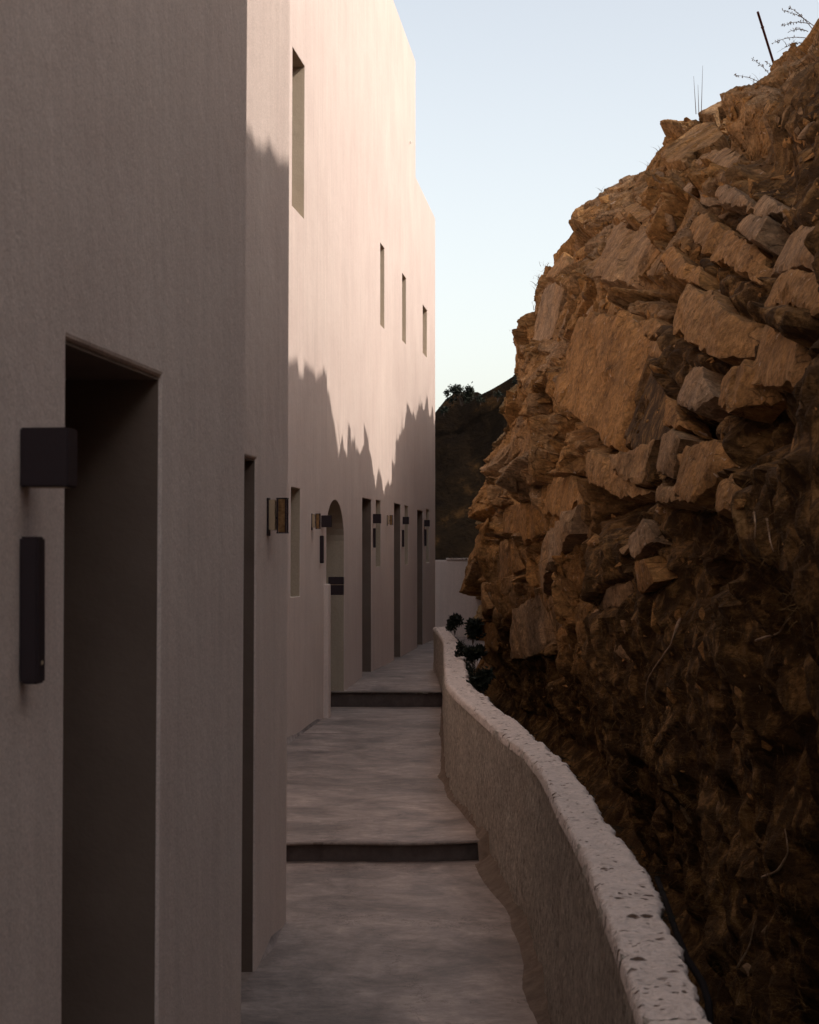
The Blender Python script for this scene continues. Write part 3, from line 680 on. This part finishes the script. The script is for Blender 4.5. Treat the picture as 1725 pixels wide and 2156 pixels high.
slabs = [
 r6([(860,665),(935,640),(1060,690),(1180,740),(1210,780),(1140,850),(1060,890),(1010,960),(900,960),(870,850),(880,780)]),
 r6([(950,640),(1060,600),(1250,545),(1285,570),(1170,610),(1150,660),(1060,650)]),
 r6([(1080,880),(1230,830),(1260,860),(1210,950),(1060,915)]),
 r6([(600,1100),(720,1130),(830,1190),(740,1230),(600,1230),(590,1160)]),
 r6([(610,1260),(740,1250),(810,1370),(870,1440),(800,1540),(700,1560),(440,1530),(450,1450),(560,1400)]),
 r6([(1020,1180),(1100,1190),(1200,1260),(1120,1420),(970,1250)]),
 r6([(1210,1270),(1380,1370),(1400,1450),(1360,1550),(1130,1430)]),
 r6([(870,1350),(990,1440),(1110,1540),(1090,1600),(960,1560),(810,1420)]),
 r6([(880,1490),(1020,1570),(1180,1670),(1340,1780),(1290,1900),(1180,1980),(1000,1900),(880,1780)]),
 [(1172,722),(1230,676),(1336,661),(1355,722),(1390,830),(1395,900),(1340,1010),(1290,955),(1240,900),(1190,840),(1180,790)],
 r6([(760,1790),(840,1775),(850,1860),(780,1870)]), r6([(790,1890),(870,1890),(890,1990),(810,1980)]),
 r6([(1500,1290),(1640,1260),(1745,1260),(1745,1500),(1580,1500),(1440,1530)]),
 r6([(1440,1590),(1600,1510),(1745,1530),(1745,1740),(1600,1700),(1400,1700)]),
 r6([(1380,1790),(1500,1830),(1690,1950),(1745,2112),(1240,2112),(1320,1900)]),
 r6([(1130,1010),(1240,1030),(1340,1150),(1160,1110),(1090,1060)]),
 r6([(1250,1090),(1350,1040),(1560,1170),(1570,1200),(1400,1200)]),
 r6([(1200,1200),(1350,1190),(1490,1250),(1430,1370),(1300,1300)]),
 r6([(960,1010),(1040,1030),(1130,1130),(1060,1130),(940,1060)]),
 r6([(240,1345),(370,1350),(340,1400),(240,1390)]), r6([(215,1400),(340,1410),(350,1480),(280,1560),(215,1540)]),
 r6([(150,1690),(230,1600),(340,1540),(350,1660),(260,1860),(170,1950),(155,1800)]),
 r5([(380,200),(470,190),(500,240),(390,265)]), r5([(370,370),(400,290),(490,260),(480,330)]),
 r5([(340,450),(380,380),(480,340),(490,460),(430,560),(335,560),(325,500)]), r5([(300,600),(420,580),(430,700),(265,690)]),
 r5([(230,830),(330,740),(400,700),(420,830),(330,880),(225,900)]),
 r5([(840,510),(900,500),(1000,440),(960,560),(940,630),(870,600)]), r5([(1035,410),(1100,400),(1135,440),(1070,600),(1000,560)]),
 r5([(1150,480),(1290,440),(1300,540),(1190,720),(1110,690)]), r5([(660,480),(820,520),(850,600),(960,660),(890,690),(660,590)]),
 r5([(1115,110),(1220,130),(1240,240),(1180,310),(1090,270)]), r5([(1290,220),(1420,100),(1450,220),(1360,320),(1270,290)]),
 r5([(1115,510),(1160,510),(1155,560),(1120,560)]), r5([(880,900),(960,780),(980,870),(920,960)]),
 r5([(810,1080),(870,1060),(870,1180),(800,1170)]), r5([(540,850),(690,720),(690,850),(560,1010),(450,1180),(420,1130)]),
 r5([(1060,250),(1100,310),(1130,390),(1050,370)]),
 r5([(240,1080),(290,1060),(310,1180),(250,1240),(235,1200)]), r5([(420,730),(490,700),(500,830),(440,900)]), r5([(500,640),(640,590),(680,700),(600,780),(510,740)]),
 r5([(420,1180),(550,1050),(600,1180),(560,1330),(500,1380),(370,1400),(360,1300)]), r5([(270,1240),(330,1250),(330,1370),(275,1340)]), r5([(560,1380),(620,1370),(640,1450),(590,1490)]),
 r5([(330,900),(400,850),(410,1000),(340,1080)]), r5([(900,980),(960,960),(1000,1060),(940,1110)]), r5([(1230,640),(1330,600),(1380,700),(1290,760)]), r5([(720,1200),(800,1190),(820,1280),(740,1300)]),
 r5([(1600,430),(1725,380),(1745,520),(1640,560),(1550,560)]), r5([(1450,560),(1560,560),(1540,660),(1430,680)]), r5([(1000,640),(1090,630),(1100,700),(1020,710)]),
]
def moat():
    global disp
    for poly in slabs:
        q = [hit(*p)[0] for p in poly]; q = [np.array(v) for v in q if v is not None]
        if len(q) < 4: continue
        Q_ = np.array(q); lo = Q_.min(0) - .25; hi = Q_.max(0) + .25
        ii = np.where((Yc > lo[1]) & (Yc < hi[1]))[0]
        if not len(ii): continue
        i0, i1 = ii[0], ii[-1] + 1; sub = Pb[i0:i1]; cen = Q_.mean(0)
        best = np.full(sub.shape[:2], 9.)
        for a, b in zip(q, q[1:] + q[:1]):
            ab = b - a
            if ab @ ab > 4: continue
            t = np.clip(((sub - a) @ ab) / (ab @ ab + 1e-9), 0, 1); best = np.minimum(best, np.linalg.norm(sub - (a + t[..., None] * ab), axis=-1))
        R_ = np.linalg.norm(Q_ - cen, axis=1).mean()
        disp[i0:i1] -= .05 * np.clip(1 - best / .035, 0, 1)
        _, _, vt = np.linalg.svd(Q_ - cen); uu = (sub - cen) @ vt[0]; ww = (sub - cen) @ vt[1]; hh = (sub - cen) @ vt[2]
        pu = (Q_ - cen) @ vt[0]; pw = (Q_ - cen) @ vt[1]; ins = np.zeros(uu.shape, bool)
        for a in range(len(pu)):
            b_ = a - 1
            with np.errstate(divide='ignore', invalid='ignore'):
                ins ^= ((pw[a] > ww) != (pw[b_] > ww)) & (uu < (pu[b_] - pu[a]) * (ww - pw[a]) / (pw[b_] - pw[a] + 1e-12) + pu[a])
        ins &= np.abs(hh) < .5
        disp[i0:i1] = np.where(ins, np.minimum(disp[i0:i1], -.07 - np.abs(hh) * 0), disp[i0:i1])
moat()
Pc = Pb + nrm * disp[..., None]
me = from_np('cliff', Pc.reshape(-1, 3), grid_faces(len(Yc), len(vs)))
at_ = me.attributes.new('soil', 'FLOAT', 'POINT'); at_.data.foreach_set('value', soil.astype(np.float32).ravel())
at_ = me.attributes.new('tone', 'FLOAT', 'POINT'); at_.data.foreach_set('value', (.5 * id1 + .35 * id2 + .15 * id3).astype(np.float32).ravel())
for_flat = np.ones(len(me.polygons), dtype=bool); for_flat[:] = False
me.polygons.foreach_set('use_smooth', for_flat)
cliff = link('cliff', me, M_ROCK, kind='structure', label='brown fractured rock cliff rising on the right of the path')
# surface as displaced, for things that stand on it
Qs = Pc[::4, ::4]; cbvh = BVHTree.FromPolygons([tuple(p) for p in Qs.reshape(-1, 3)], [tuple(f) for f in grid_faces(*Qs.shape[:2]).tolist()])
def chit(px, py):
    d = Vector(((px - CX) / F, 1, -(py - HY) / F)).normalized(); return cbvh.ray_cast(CAMP, d)
from mathutils.geometry import delaunay_2d_cdt
from mathutils import noise as mn
def slab_mesh(pts, n, thick, proud, s):
    """plate with a jagged broken outline, chipped arrises and a cleft, layered face"""
    c = sum(pts, Vector()) / len(pts)
    n = (n + Vector((random.gauss(0, .035), random.gauss(0, .035), random.gauss(0, .035)))).normalized()
    ax = Vector((0, 1, 0)) - n * n.y; ax.normalize(); ay = n.cross(ax)
    fl = [Vector(((p - c).dot(ax), (p - c).dot(ay))) for p in pts]
    R = sum(p.length for p in fl) / len(fl); out = []
    for a, b in zip(fl, fl[1:] + fl[:1]):
        L = (b - a).length; k = max(1, int(L / (.03 + R * .03))); off = 0; pd = Vector((-(b - a).y, (b - a).x)).normalized()
        for i in range(k):
            if i and random.random() < .35: off = random.gauss(0, .004 + .009 * R)
            out.append(a.lerp(b, i / k) + pd * (off if i else 0) + Vector((random.gauss(0, .004), random.gauss(0, .004))))
    m = len(out); step = max(.022, R * .045)
    xs = [p.x for p in out]; ys = [p.y for p in out]; inner = []
    def inside(q):
        r = False
        for i in range(m):
            a, b = out[i], out[i-1]
            if (a.y > q.y) != (b.y > q.y) and q.x < (b.x - a.x) * (q.y - a.y) / (b.y - a.y) + a.x: r = not r
        return r
    def edge_d(q):
        best = 9
        for i in range(m):
            a, b = out[i-1], out[i]; ab = b - a; t = max(0, min(1, (q - a).dot(ab) / (ab.length_squared + 1e-12))); best = min(best, (a + ab * t - q).length)
        return best
    x = min(xs)
    while x < max(xs):
        y = min(ys)
        while y < max(ys):
            q = Vector((x + random.uniform(-.4, .4) * step, y + random.uniform(-.4, .4) * step))
            if inside(q):
                d = edge_d(q)
                if d > step * .45: inner.append((q, d))
            y += step
        x += step
    co2 = out + [q for q, _ in inner]
    vs_, es_, fs_, *_r = delaunay_2d_cdt(co2, [(i, (i+1) % m) for i in range(m)], [], 1, 1e-6)
    sd = s * 7.3; ang = random.uniform(-.9, -.3); lift = []
    dm = {i + m: d for i, (q, d) in enumerate(inner)}
    bm = bmesh.new(); top = []
    bw = .010 + .012 * R; cuts3 = [(random.uniform(0, 6.283), random.uniform(.45, .95) * R, random.uniform(.15, .6)) for _ in range(3)]
    for i, q in enumerate(vs_):
        d = dm.get(i, 0 if i < m else edge_d(q)); p3 = Vector((q.x * 2.2 + sd, q.y * 2.2, 0))
        u = q.x * math.cos(ang) + q.y * math.sin(ang); v = -q.x * math.sin(ang) + q.y * math.cos(ang)
        lay = math.floor((v + .12 * mn.noise(Vector((u * 2, v * 2, sd)))) * 5 + .6 * mn.noise(Vector((u * 1.5, sd, 0)))) 
        h = proud + .012 * R * mn.noise(p3) + .022 * (random.Random(int(lay) + s * 31).random() - .5) * (.4 + R) + .005 * mn.noise(Vector((q.x * 14, q.y * 14, sd)))
        for (ca_, r0, sl_) in cuts3: h = min(h, proud + (r0 - q.x * math.cos(ca_) - q.y * math.sin(ca_)) * sl_)
        h -= max(0, 1 - d / bw) ** 1.5 * (.005 + .005 * R) * (1 + mn.noise(Vector((q.x * 9, q.y * 9, 3))))
        top.append(bm.verts.new(c + ax * q.x + ay * q.y + n * h))
    for f in fs_:
        try: bm.faces.new([top[i] for i in f])
        except ValueError: pass
    low = [bm.verts.new(c + ax * q.x * 1.02 + ay * q.y * 1.02 - n * thick) for q in out]
    mid = [bm.verts.new(t.co - n * (.04 + .03 * R) + ax * (q.x * .004 + random.gauss(0, .006)) + ay * (q.y * .004 + random.gauss(0, .006))) for t, q in zip(top, out)]
    for l_, m_ in zip(low, mid): l_.co = l_.co if (m_.co - l_.co).dot(n) > .02 else m_.co - n * .05
    for A_, B_ in ((top[:m], mid), (mid, low)):
        for i in range(m): bm.faces.new((A_[i], A_[(i+1) % m], B_[(i+1) % m], B_[i]))
    bmesh.ops.recalc_face_normals(bm, faces=bm.faces[:])
    return bm_mesh(bm, 'rock_slab')
for si, poly in enumerate(slabs):
    pts = []; ns = Vector()
    for (x, y) in poly:
        h = hit(x, y)
        if h[0] is None: continue
        nn = h[1]; nn = -nn if nn.dot(h[0] - CAMP) > 0 else nn
        pts.append(h[0]); ns += nn
    if len(pts) < 4: continue
    D0 = np.array([p.y for p in pts]); 
    if D0.max() - D0.min() > 3.5: 
        md = float(np.median(D0)); pts = [p if abs(p.y - md) < 1.8 else CAMP + (p - CAMP) * ((md + math.copysign(1.8, p.y - md)) / p.y) for p in pts]
    c = sum(pts, Vector()) / len(pts)
    # best-fit plane normal
    A_ = np.array([list(p - c) for p in pts]); _, _, vt = np.linalg.svd(A_); nfit = Vector(vt[2])
    if nfit.dot(c - CAMP) > 0: nfit = -nfit
    n_ = nfit if nfit.dot(ns.normalized()) > .5 else (nfit * .4 + ns.normalized() * .6).normalized()
    link('rock_slab', slab_mesh(pts, n_, .16, {0: .10, 1: .05, 9: .0, 19: .04, 20: .05, 21: .04, 22: -.03, 23: -.03, 24: -.04, 25: -.04, 26: -.04}.get(si, -.005 + .03 * random.random()), si), M_SLAB, cliff)
# loose angular stones: a few shared shapes, scattered on the rock face
def stone_mesh(s):
    r = random.Random(s); bm = bmesh.new()
    for _ in range(11): bm.verts.new((r.uniform(-1, 1), r.uniform(-.62, .62), r.uniform(-.38, .38)))
    res = bmesh.ops.convex_hull(bm, input=bm.verts[:])
    bmesh.ops.delete(bm, geom=list({e for e in res['geom_interior'] + res['geom_unused'] if isinstance(e, bmesh.types.BMVert)}), context='VERTS')
    bmesh.ops.bevel(bm, geom=bm.edges[:], offset=.05, segments=1, affect='EDGES')
    me = bm_mesh(bm, 'stone'); me.materials.append(M_SLAB if s % 3 else M_ROCK); return me
SM = [stone_mesh(s) for s in range(10)]
zones = [((1130, 330), (1300, 640), 30), ((1330, 230), (1720, 470), 90), ((1000, 760), (1200, 1250), 46), ((1200, 520), (1560, 700), 36), ((1380, 640), (1560, 1080), 34), ((1150, 1100), (1500, 1380), 14), ((1300, 1350), (1725, 2100), 22), ((1100, 560), (1180, 760), 10)]
for (a, b, cnt) in zones:
    for _ in range(cnt):
        h = chit(random.uniform(a[0], b[0]), random.uniform(a[1], b[1]))
        if h[0] is None or h[0].y > 24: continue
        o = bpy.data.objects.new('stone', random.choice(SM)); COL.objects.link(o); o.parent = cliff
        nn = h[1] if h[1].dot(h[0] - CAMP) < 0 else -h[1]
        s = random.choice((.04, .05, .06, .08, .11)) * min(1, h[0].y / 14); o.location = h[0] - nn * s * .12
        q = nn.to_track_quat('Z', 'Y').to_matrix().to_4x4() @ Matrix.Rotation(random.gauss(-.6, .5), 4, 'Z') @ Matrix.Rotation(random.gauss(0, .25), 4, 'X')
        o.rotation_euler = q.to_euler(); o.scale = (s * random.uniform(.8, 1.5), s, s * random.uniform(.7, 1.3))
# rubble too small to count
def rubble():
    V = []; Fs = []; r = random.Random(5)
    base = [[Vector(v.co) for v in m.vertices] for m in SM[:3]]; fb = [[tuple(p.vertices) for p in m.polygons] for m in SM[:3]]
    bm = bmesh.new()
    for _ in range(2600):
        x = r.uniform(1000, 1725); y = r.uniform(40, 1500) if r.random() < .5 else r.uniform(150, 620)
        h = chit(x, y)
        if h[0] is None or h[0].y > 24.5: continue
        nn = h[1] if h[1].dot(h[0] - CAMP) < 0 else -h[1]
        if h[0].y < 14 and r.random() < .6: continue
        s = r.uniform(.008, .028) * min(1, (h[0].y / 15) ** 1.5); rot = nn.to_track_quat('Z', 'Y').to_matrix() @ Matrix.Rotation(r.uniform(0, 6.3), 3, 'Z')
        tet = [Vector((r.uniform(-1.6, 1.6), r.uniform(-1, 1), r.uniform(-.6, .8))) for _ in range(6)]
        vv = [bm.verts.new(h[0] + rot @ (t * s)) for t in tet]
        bmesh.ops.convex_hull(bm, input=vv)
    o = link('rubble', bm_mesh(bm, 'rubble'), M_SLAB, cliff, kind='stuff')
rubble()
# roots
def surf_line(pts, off=.012, jit=.0):
    q = []
    for a, b in zip(pts, pts[1:]):
        for i in range(6):
            t = i / 6; h = chit(a[0] + (b[0]-a[0])*t + random.gauss(0, jit), a[1] + (b[1]-a[1])*t + random.gauss(0, jit))
            if h[0] is not None:
                nn = h[1] if h[1].dot(h[0] - CAMP) < 0 else -h[1]
                p = h[0] + nn * off
                if q and (p - q[-1]).length > .8: continue
                q.append(p)
    for _ in range(2):
        for i in range(1, len(q) - 1): q[i] = (q[i-1] + q[i] * 2 + q[i+1]) / 4
    return q
roots = [([(1440,1305),(1425,1350),(1400,1385),(1372,1430),(1367,1465),(1370,1485)], .009),
 ([(1600,1350),(1650,1330),(1680,1290)], .005), ([(1615,1850),(1650,1830),(1670,1790),(1660,1740)], .006), ([(1600,1080),(1603,1110),(1598,1140)], .004), ([(1625,1090),(1632,1130),(1645,1170)], .004),
 ([(1560,2040),(1590,1990),(1600,1930)], .005), ([(1500,1060),(1540,1040),(1600,1030)], .005)]
for pts, r_ in roots:
    q = surf_line(pts, .02)
    if len(q) < 3: continue
    bm = bmesh.new(); tube(bm, q, [r_ * (1 - .7 * i / len(q)) * random.uniform(.8, 1.2) for i in range(len(q))], 7)
    link('root', bm_mesh(bm, 'root', True), M_ROOT, cliff)
# dry fibrous growth: grass on the crest and hanging on the earth face
def blades(name, spots, m_, parent=None, **props):
    bm = bmesh.new()
    for (p, up, L, w, spread, cnt) in spots:
        for _ in range(cnt):
            d = (up + Vector((random.gauss(0, spread), random.gauss(0, spread), random.gauss(0, spread * .5)))).normalized()
            side = d.cross(Vector((random.gauss(0, 1), random.gauss(0, 1), .1))).normalized(); l = L * random.uniform(.5, 1.2)
            b0 = p + Vector((random.gauss(0, .03), random.gauss(0, .03), 0)); dr = Vector((random.gauss(0, .25), random.gauss(0, .25), -.35)) * l
            pr = None
            for i in range(4):
                t = i / 3; c = b0 + d * l * t + dr * t * t; ww = w * (1 - t * .9)
                cur = (bm.verts.new(c - side * ww), bm.verts.new(c + side * ww))
                if pr: bm.faces.new((pr[0], pr[1], cur[1], cur[0]))
                pr = cur
    o = link(name, bm_mesh(bm, name), m_, parent, kind='stuff')
    for k, v in props.items(): o[k] = v
    return o
crest = []
Z_ = Vector((0, 0, 1))
for _ in range(430):
    Y = random.uniform(5, 24); v = random.choice((random.uniform(9.3, 11.2), random.uniform(10.5, 12.3)))
    i = int(np.searchsorted(Yc, Y)); j = int(np.searchsorted(vs, v)); p = Vector(Pc[min(i, len(Yc)-1), min(j, len(vs)-1)])
    crest.append((p, Z_, random.uniform(.05, .2), .003, .5, 7))
for _ in range(60):  # unseen tall clumps, added to spike the shadow on the far wall
    Y = random.uniform(24.6, 31.5); i = min(int(np.searchsorted(Yc, Y)), len(Yc)-1); j = int(np.searchsorted(vs, random.uniform(9.6, 11.2)))
    crest.append((Vector(Pc[i, j]), Z_, .42, .006, .28, 6))
blades('dry_grass', crest, M_DRY)
hang = []
for _ in range(700):
    h = chit(random.uniform(1040, 1725), random.uniform(1000, 2150))
    if h[0] is None or h[0].y > 23.5: continue
    s_ = h[0].y / 12
    hang.append((h[0], Vector((-.6, -.2, -.5)) if random.random() < .6 else Vector((-.7, 0, .5)), .07 * s_ + .02, .0013 * s_ + .0006, .5, 4))
blades('dry_fibres', hang, M_DRY, cliff)

# ------------------------------------------------------------------ far hill
def hill():
    xs = np.linspace(-30, 50, 320); ys = np.linspace(35, 110, 260); X, Yg = np.meshgrid(xs, ys, indexing='ij')
    kc = .0108; pxs = [600, 800, 917, 950, 1000, 1040, 1060, 1085, 1118, 1200, 1400, 1900]; pys = [930, 885, 866, 853, 837, 828, 815, 795, 765, 700, 560, 420]
    pxg = X / (np.maximum(Yg, 45.4) / F) * 0 + X / kc + CX
    crest_h = (HY - np.interp(pxg, pxs, pys)) * kc
    front = 40 + .5 * fbm(X * .5, X * 0, 7)
    t = np.clip((Yg - front) / 5.4, 0, 1); t = t ** .75
    back = np.clip((Yg - 46) / 60, 0, 1)
    z = -1.5 + (EYE + crest_h + 1.5) * t + .55 * fbm(X * .9, Yg * .9, 13, 6) * t - back * 3 + .22 * fbm(X * 3, Yg * 3, 17, 4) * t * (1 - back)
    V = np.stack([X, Yg, z], -1).reshape(-1, 3); link('hill', from_np('hill', V, grid_faces(320, 260)), M_HILL, kind='structure')
hill()
# ------------------------------------------------------------------ plants
def leafy(name, loc, R, n, leaf, label, cat, group=None, flat=1.0, mat_leaf=None):
    root = empty(name, loc, 0, label=label, category=cat)
    if group: root['group'] = group
    bm = bmesh.new()
    for _ in range(7):
        a = random.uniform(0, 6.28); e = Vector((math.cos(a) * R * .6, math.sin(a) * R * .6, R * flat * random.uniform(.7, 1.5)))
        tube(bm, [Vector((0, 0, -.05)), e * .5 + Vector((random.gauss(0, R*.08), 0, 0)), e], [R * .04, R * .025, R * .01], 5)
    link('stem', bm_mesh(bm, 'stem'), M_TWIG, root)
    bm = bmesh.new()
    cl = [Vector((random.gauss(0, R*.42), random.gauss(0, R*.42), R * flat * random.uniform(.3, 1.5))) for _ in range(14)]
    for _ in range(n):
        c = random.choice(cl) + Vector((random.gauss(0, R*.16), random.gauss(0, R*.16), random.gauss(0, R*.16*flat)))
        d = Vector((random.gauss(0, 1), random.gauss(0, 1), random.gauss(.4, 1))).normalized(); s = d.orthogonal().normalized(); s.rotate(Matrix.Rotation(random.uniform(0, 6.3), 3, d))
        l = leaf * random.uniform(.6, 1.4)
        v = [bm.verts.new(c), bm.verts.new(c + d*l*.5 + s*l*.22), bm.verts.new(c + d*l), bm.verts.new(c + d*l*.5 - s*l*.22)]; bm.faces.new(v)
    link('foliage', bm_mesh(bm, 'foliage'), mat_leaf or M_LEAF, root)
    return root
p = P(972, 850, .0106); leafy('round_bush', p, .26, 1500, .06, 'small dark bush alone on the far hill crest against the sky', 'bush')
for _i in range(4):
    x_ = (935, 1012, 1048, 1090)[_i]; yy_ = float(np.interp(x_, [917, 950, 1000, 1040, 1060, 1085, 1118], [872, 860, 845, 836, 824, 804, 775])) + (6, 6, 10, 8)[_i]
    leafy('scrub_bush', P(x_, yy_, .0106), .10, 220, .05, ('low dark scrub bush on the far hill, nearest the white house end', 'low dark scrub bush on the far hill, halfway between round bush and cliff', 'low dark scrub bush on the far hill slope, second before the cliff', 'low dark scrub bush highest on the far hill, against the cliff')[_i], 'bush', 'scrub bushes on the far hill')
pl = [((948, 1318), 4.9e-3, .075, 'tallest dark leafy plant behind the far end of the low wall'),
      ((985, 1335), 4.7e-3, .10, 'dark leafy plant behind the low wall, right against the cliff foot'),
      ((985, 1380), 4.1e-3, .09, 'dark plant leaning onto the low wall below the cliff foot'),
      ((1002, 1440), 3.3e-3, .07, 'small dark green sprig lying on the low wall by its bend')]
for (xy, k, R, lab) in pl:
    p = P(*xy, k); p.x += .05; leafy('leafy_plant', p - Vector((0, 0, R * .6)), R, 700, .045, lab, 'plant', 'dark plants behind the low wall', 1.1)
ed = []
for _ in range(70):
    Y = random.uniform(5, 23); x = par(PO_, Y) + .02; ed.append((Vector((x, Y, .76)), Vector((-.8, -.1, .45)), .05 + .03 * random.random(), .0016 * Y / 8, .35, 4))
for _ in range(60):
    Y = random.uniform(15, 24); x = par(PO_, Y) + .05; ed.append((Vector((x, Y, .72)), Vector((-.4, 0, .8)), .12, .003, .45, 12))
blades('wall_weeds', ed, M_LEAF)
# tall thin stems on the crest and dry sprigs
def stems(label, bases, name='tall_grass', leaves=False, grp=None):
    root = empty(name, bases[0][0], 0, label=label, category='plant')
    if grp: root['group'] = grp
    bm = bmesh.new(); o0 = bases[0][0]
    for (a, b, sag) in bases:
        q = [a.lerp(b, t / 8) + Vector((0, 0, sag * math.sin(math.pi * t / 8))) - o0 for t in range(9)]
        tube(bm, q, [.005 * (1 - .7 * t / 8) for t in range(9)], 4)
    link('stem', bm_mesh(bm, 'stem'), M_TWIG, root)
    if leaves:
        bm = bmesh.new()
        for (a, b, sag) in bases:
            for _ in range(34):
                t = random.uniform(.2, 1); c = a.lerp(b, t) + Vector((0, 0, sag * math.sin(math.pi * t))) - o0
                d = Vector((random.gauss(0, 1), random.gauss(0, 1), random.gauss(0, 1))).normalized(); s = d.orthogonal().normalized(); l = .026 * random.uniform(.5, 1.3)
                bm.faces.new([bm.verts.new(c), bm.verts.new(c + d*l*.5 + s*l*.3), bm.verts.new(c + d*l), bm.verts.new(c + d*l*.5 - s*l*.3)])
        link('leaf_buds', bm_mesh(bm, 'leaf_buds'), M_TWIG, root, kind='stuff')
K1 = 4.75e-3
stems('three tall bare grass stems standing on the cliff ledge', [(P(1466, 240, K1), P(1461, 160, K1), 0), (P(1472, 240, K1), P(1470, 178, K1), 0), (P(1477, 240, K1), P(1480, 138, K1), 0)])
K2 = 4.8e-3
stems('dry twiggy sprig arching left from the foot of the red rod', [(P(1625, 190, K2), P(1545, 158, K2), .04), (P(1640, 182, K2), P(1583, 122, K2), .03), (P(1655, 175, K2), P(1612, 128, K2), .02), (P(1660, 165, K2), P(1700, 120, K2), .02)], 'dry_sprig', True)
stems('fine dry twigs reaching left from the top right crag', [(P(1715, 55, K2), P(1648, 22, K2), .03), (P(1712, 62, K2), P(1660, 14, K2), .03), (P(1706, 50, K2), P(1645, 55, K2), .03), (P(1702, 66, K2), P(1660, 68, K2), .03), (P(1700, 80, K2), P(1628, 90, K2), .03), (P(1698, 90, K2), P(1640, 108, K2), .03)], 'dry_sprig', True)
# red rod
def rod():
    a, b = P(1657, 222, 4.7e-3), P(1596, 25, 4.5e-3); bm = bmesh.new()
    tube(bm, [a - (b - a) * .15, a.lerp(b, .5), b], .012, 8)
    tube(bm, [a.lerp(b, .84), a.lerp(b, .845)], .017, 8)
    o = link('steel_rod', bm_mesh(bm, 'steel_rod'), M_RED); o['label'] = 'thin dark red steel rod leaning left on top of the cliff'; o['category'] = 'rod'
rod()
def hose():
    pts = [(1384, 1850), (1403, 1900), (1423, 1960), (1448, 2020), (1480, 2070), (1492, 2110), (1496, 2170)]
    q = []
    for (x, y) in pts:
        k = 1.12 / (y - HY); q.append(P(x, y, k))
    bm = bmesh.new(); tube(bm, q, .010, 8)
    o = link('garden_hose', bm_mesh(bm, 'garden_hose', True), M_HOSE); o['label'] = 'black hose running along the outer side of the low wall'; o['category'] = 'hose'
hose()
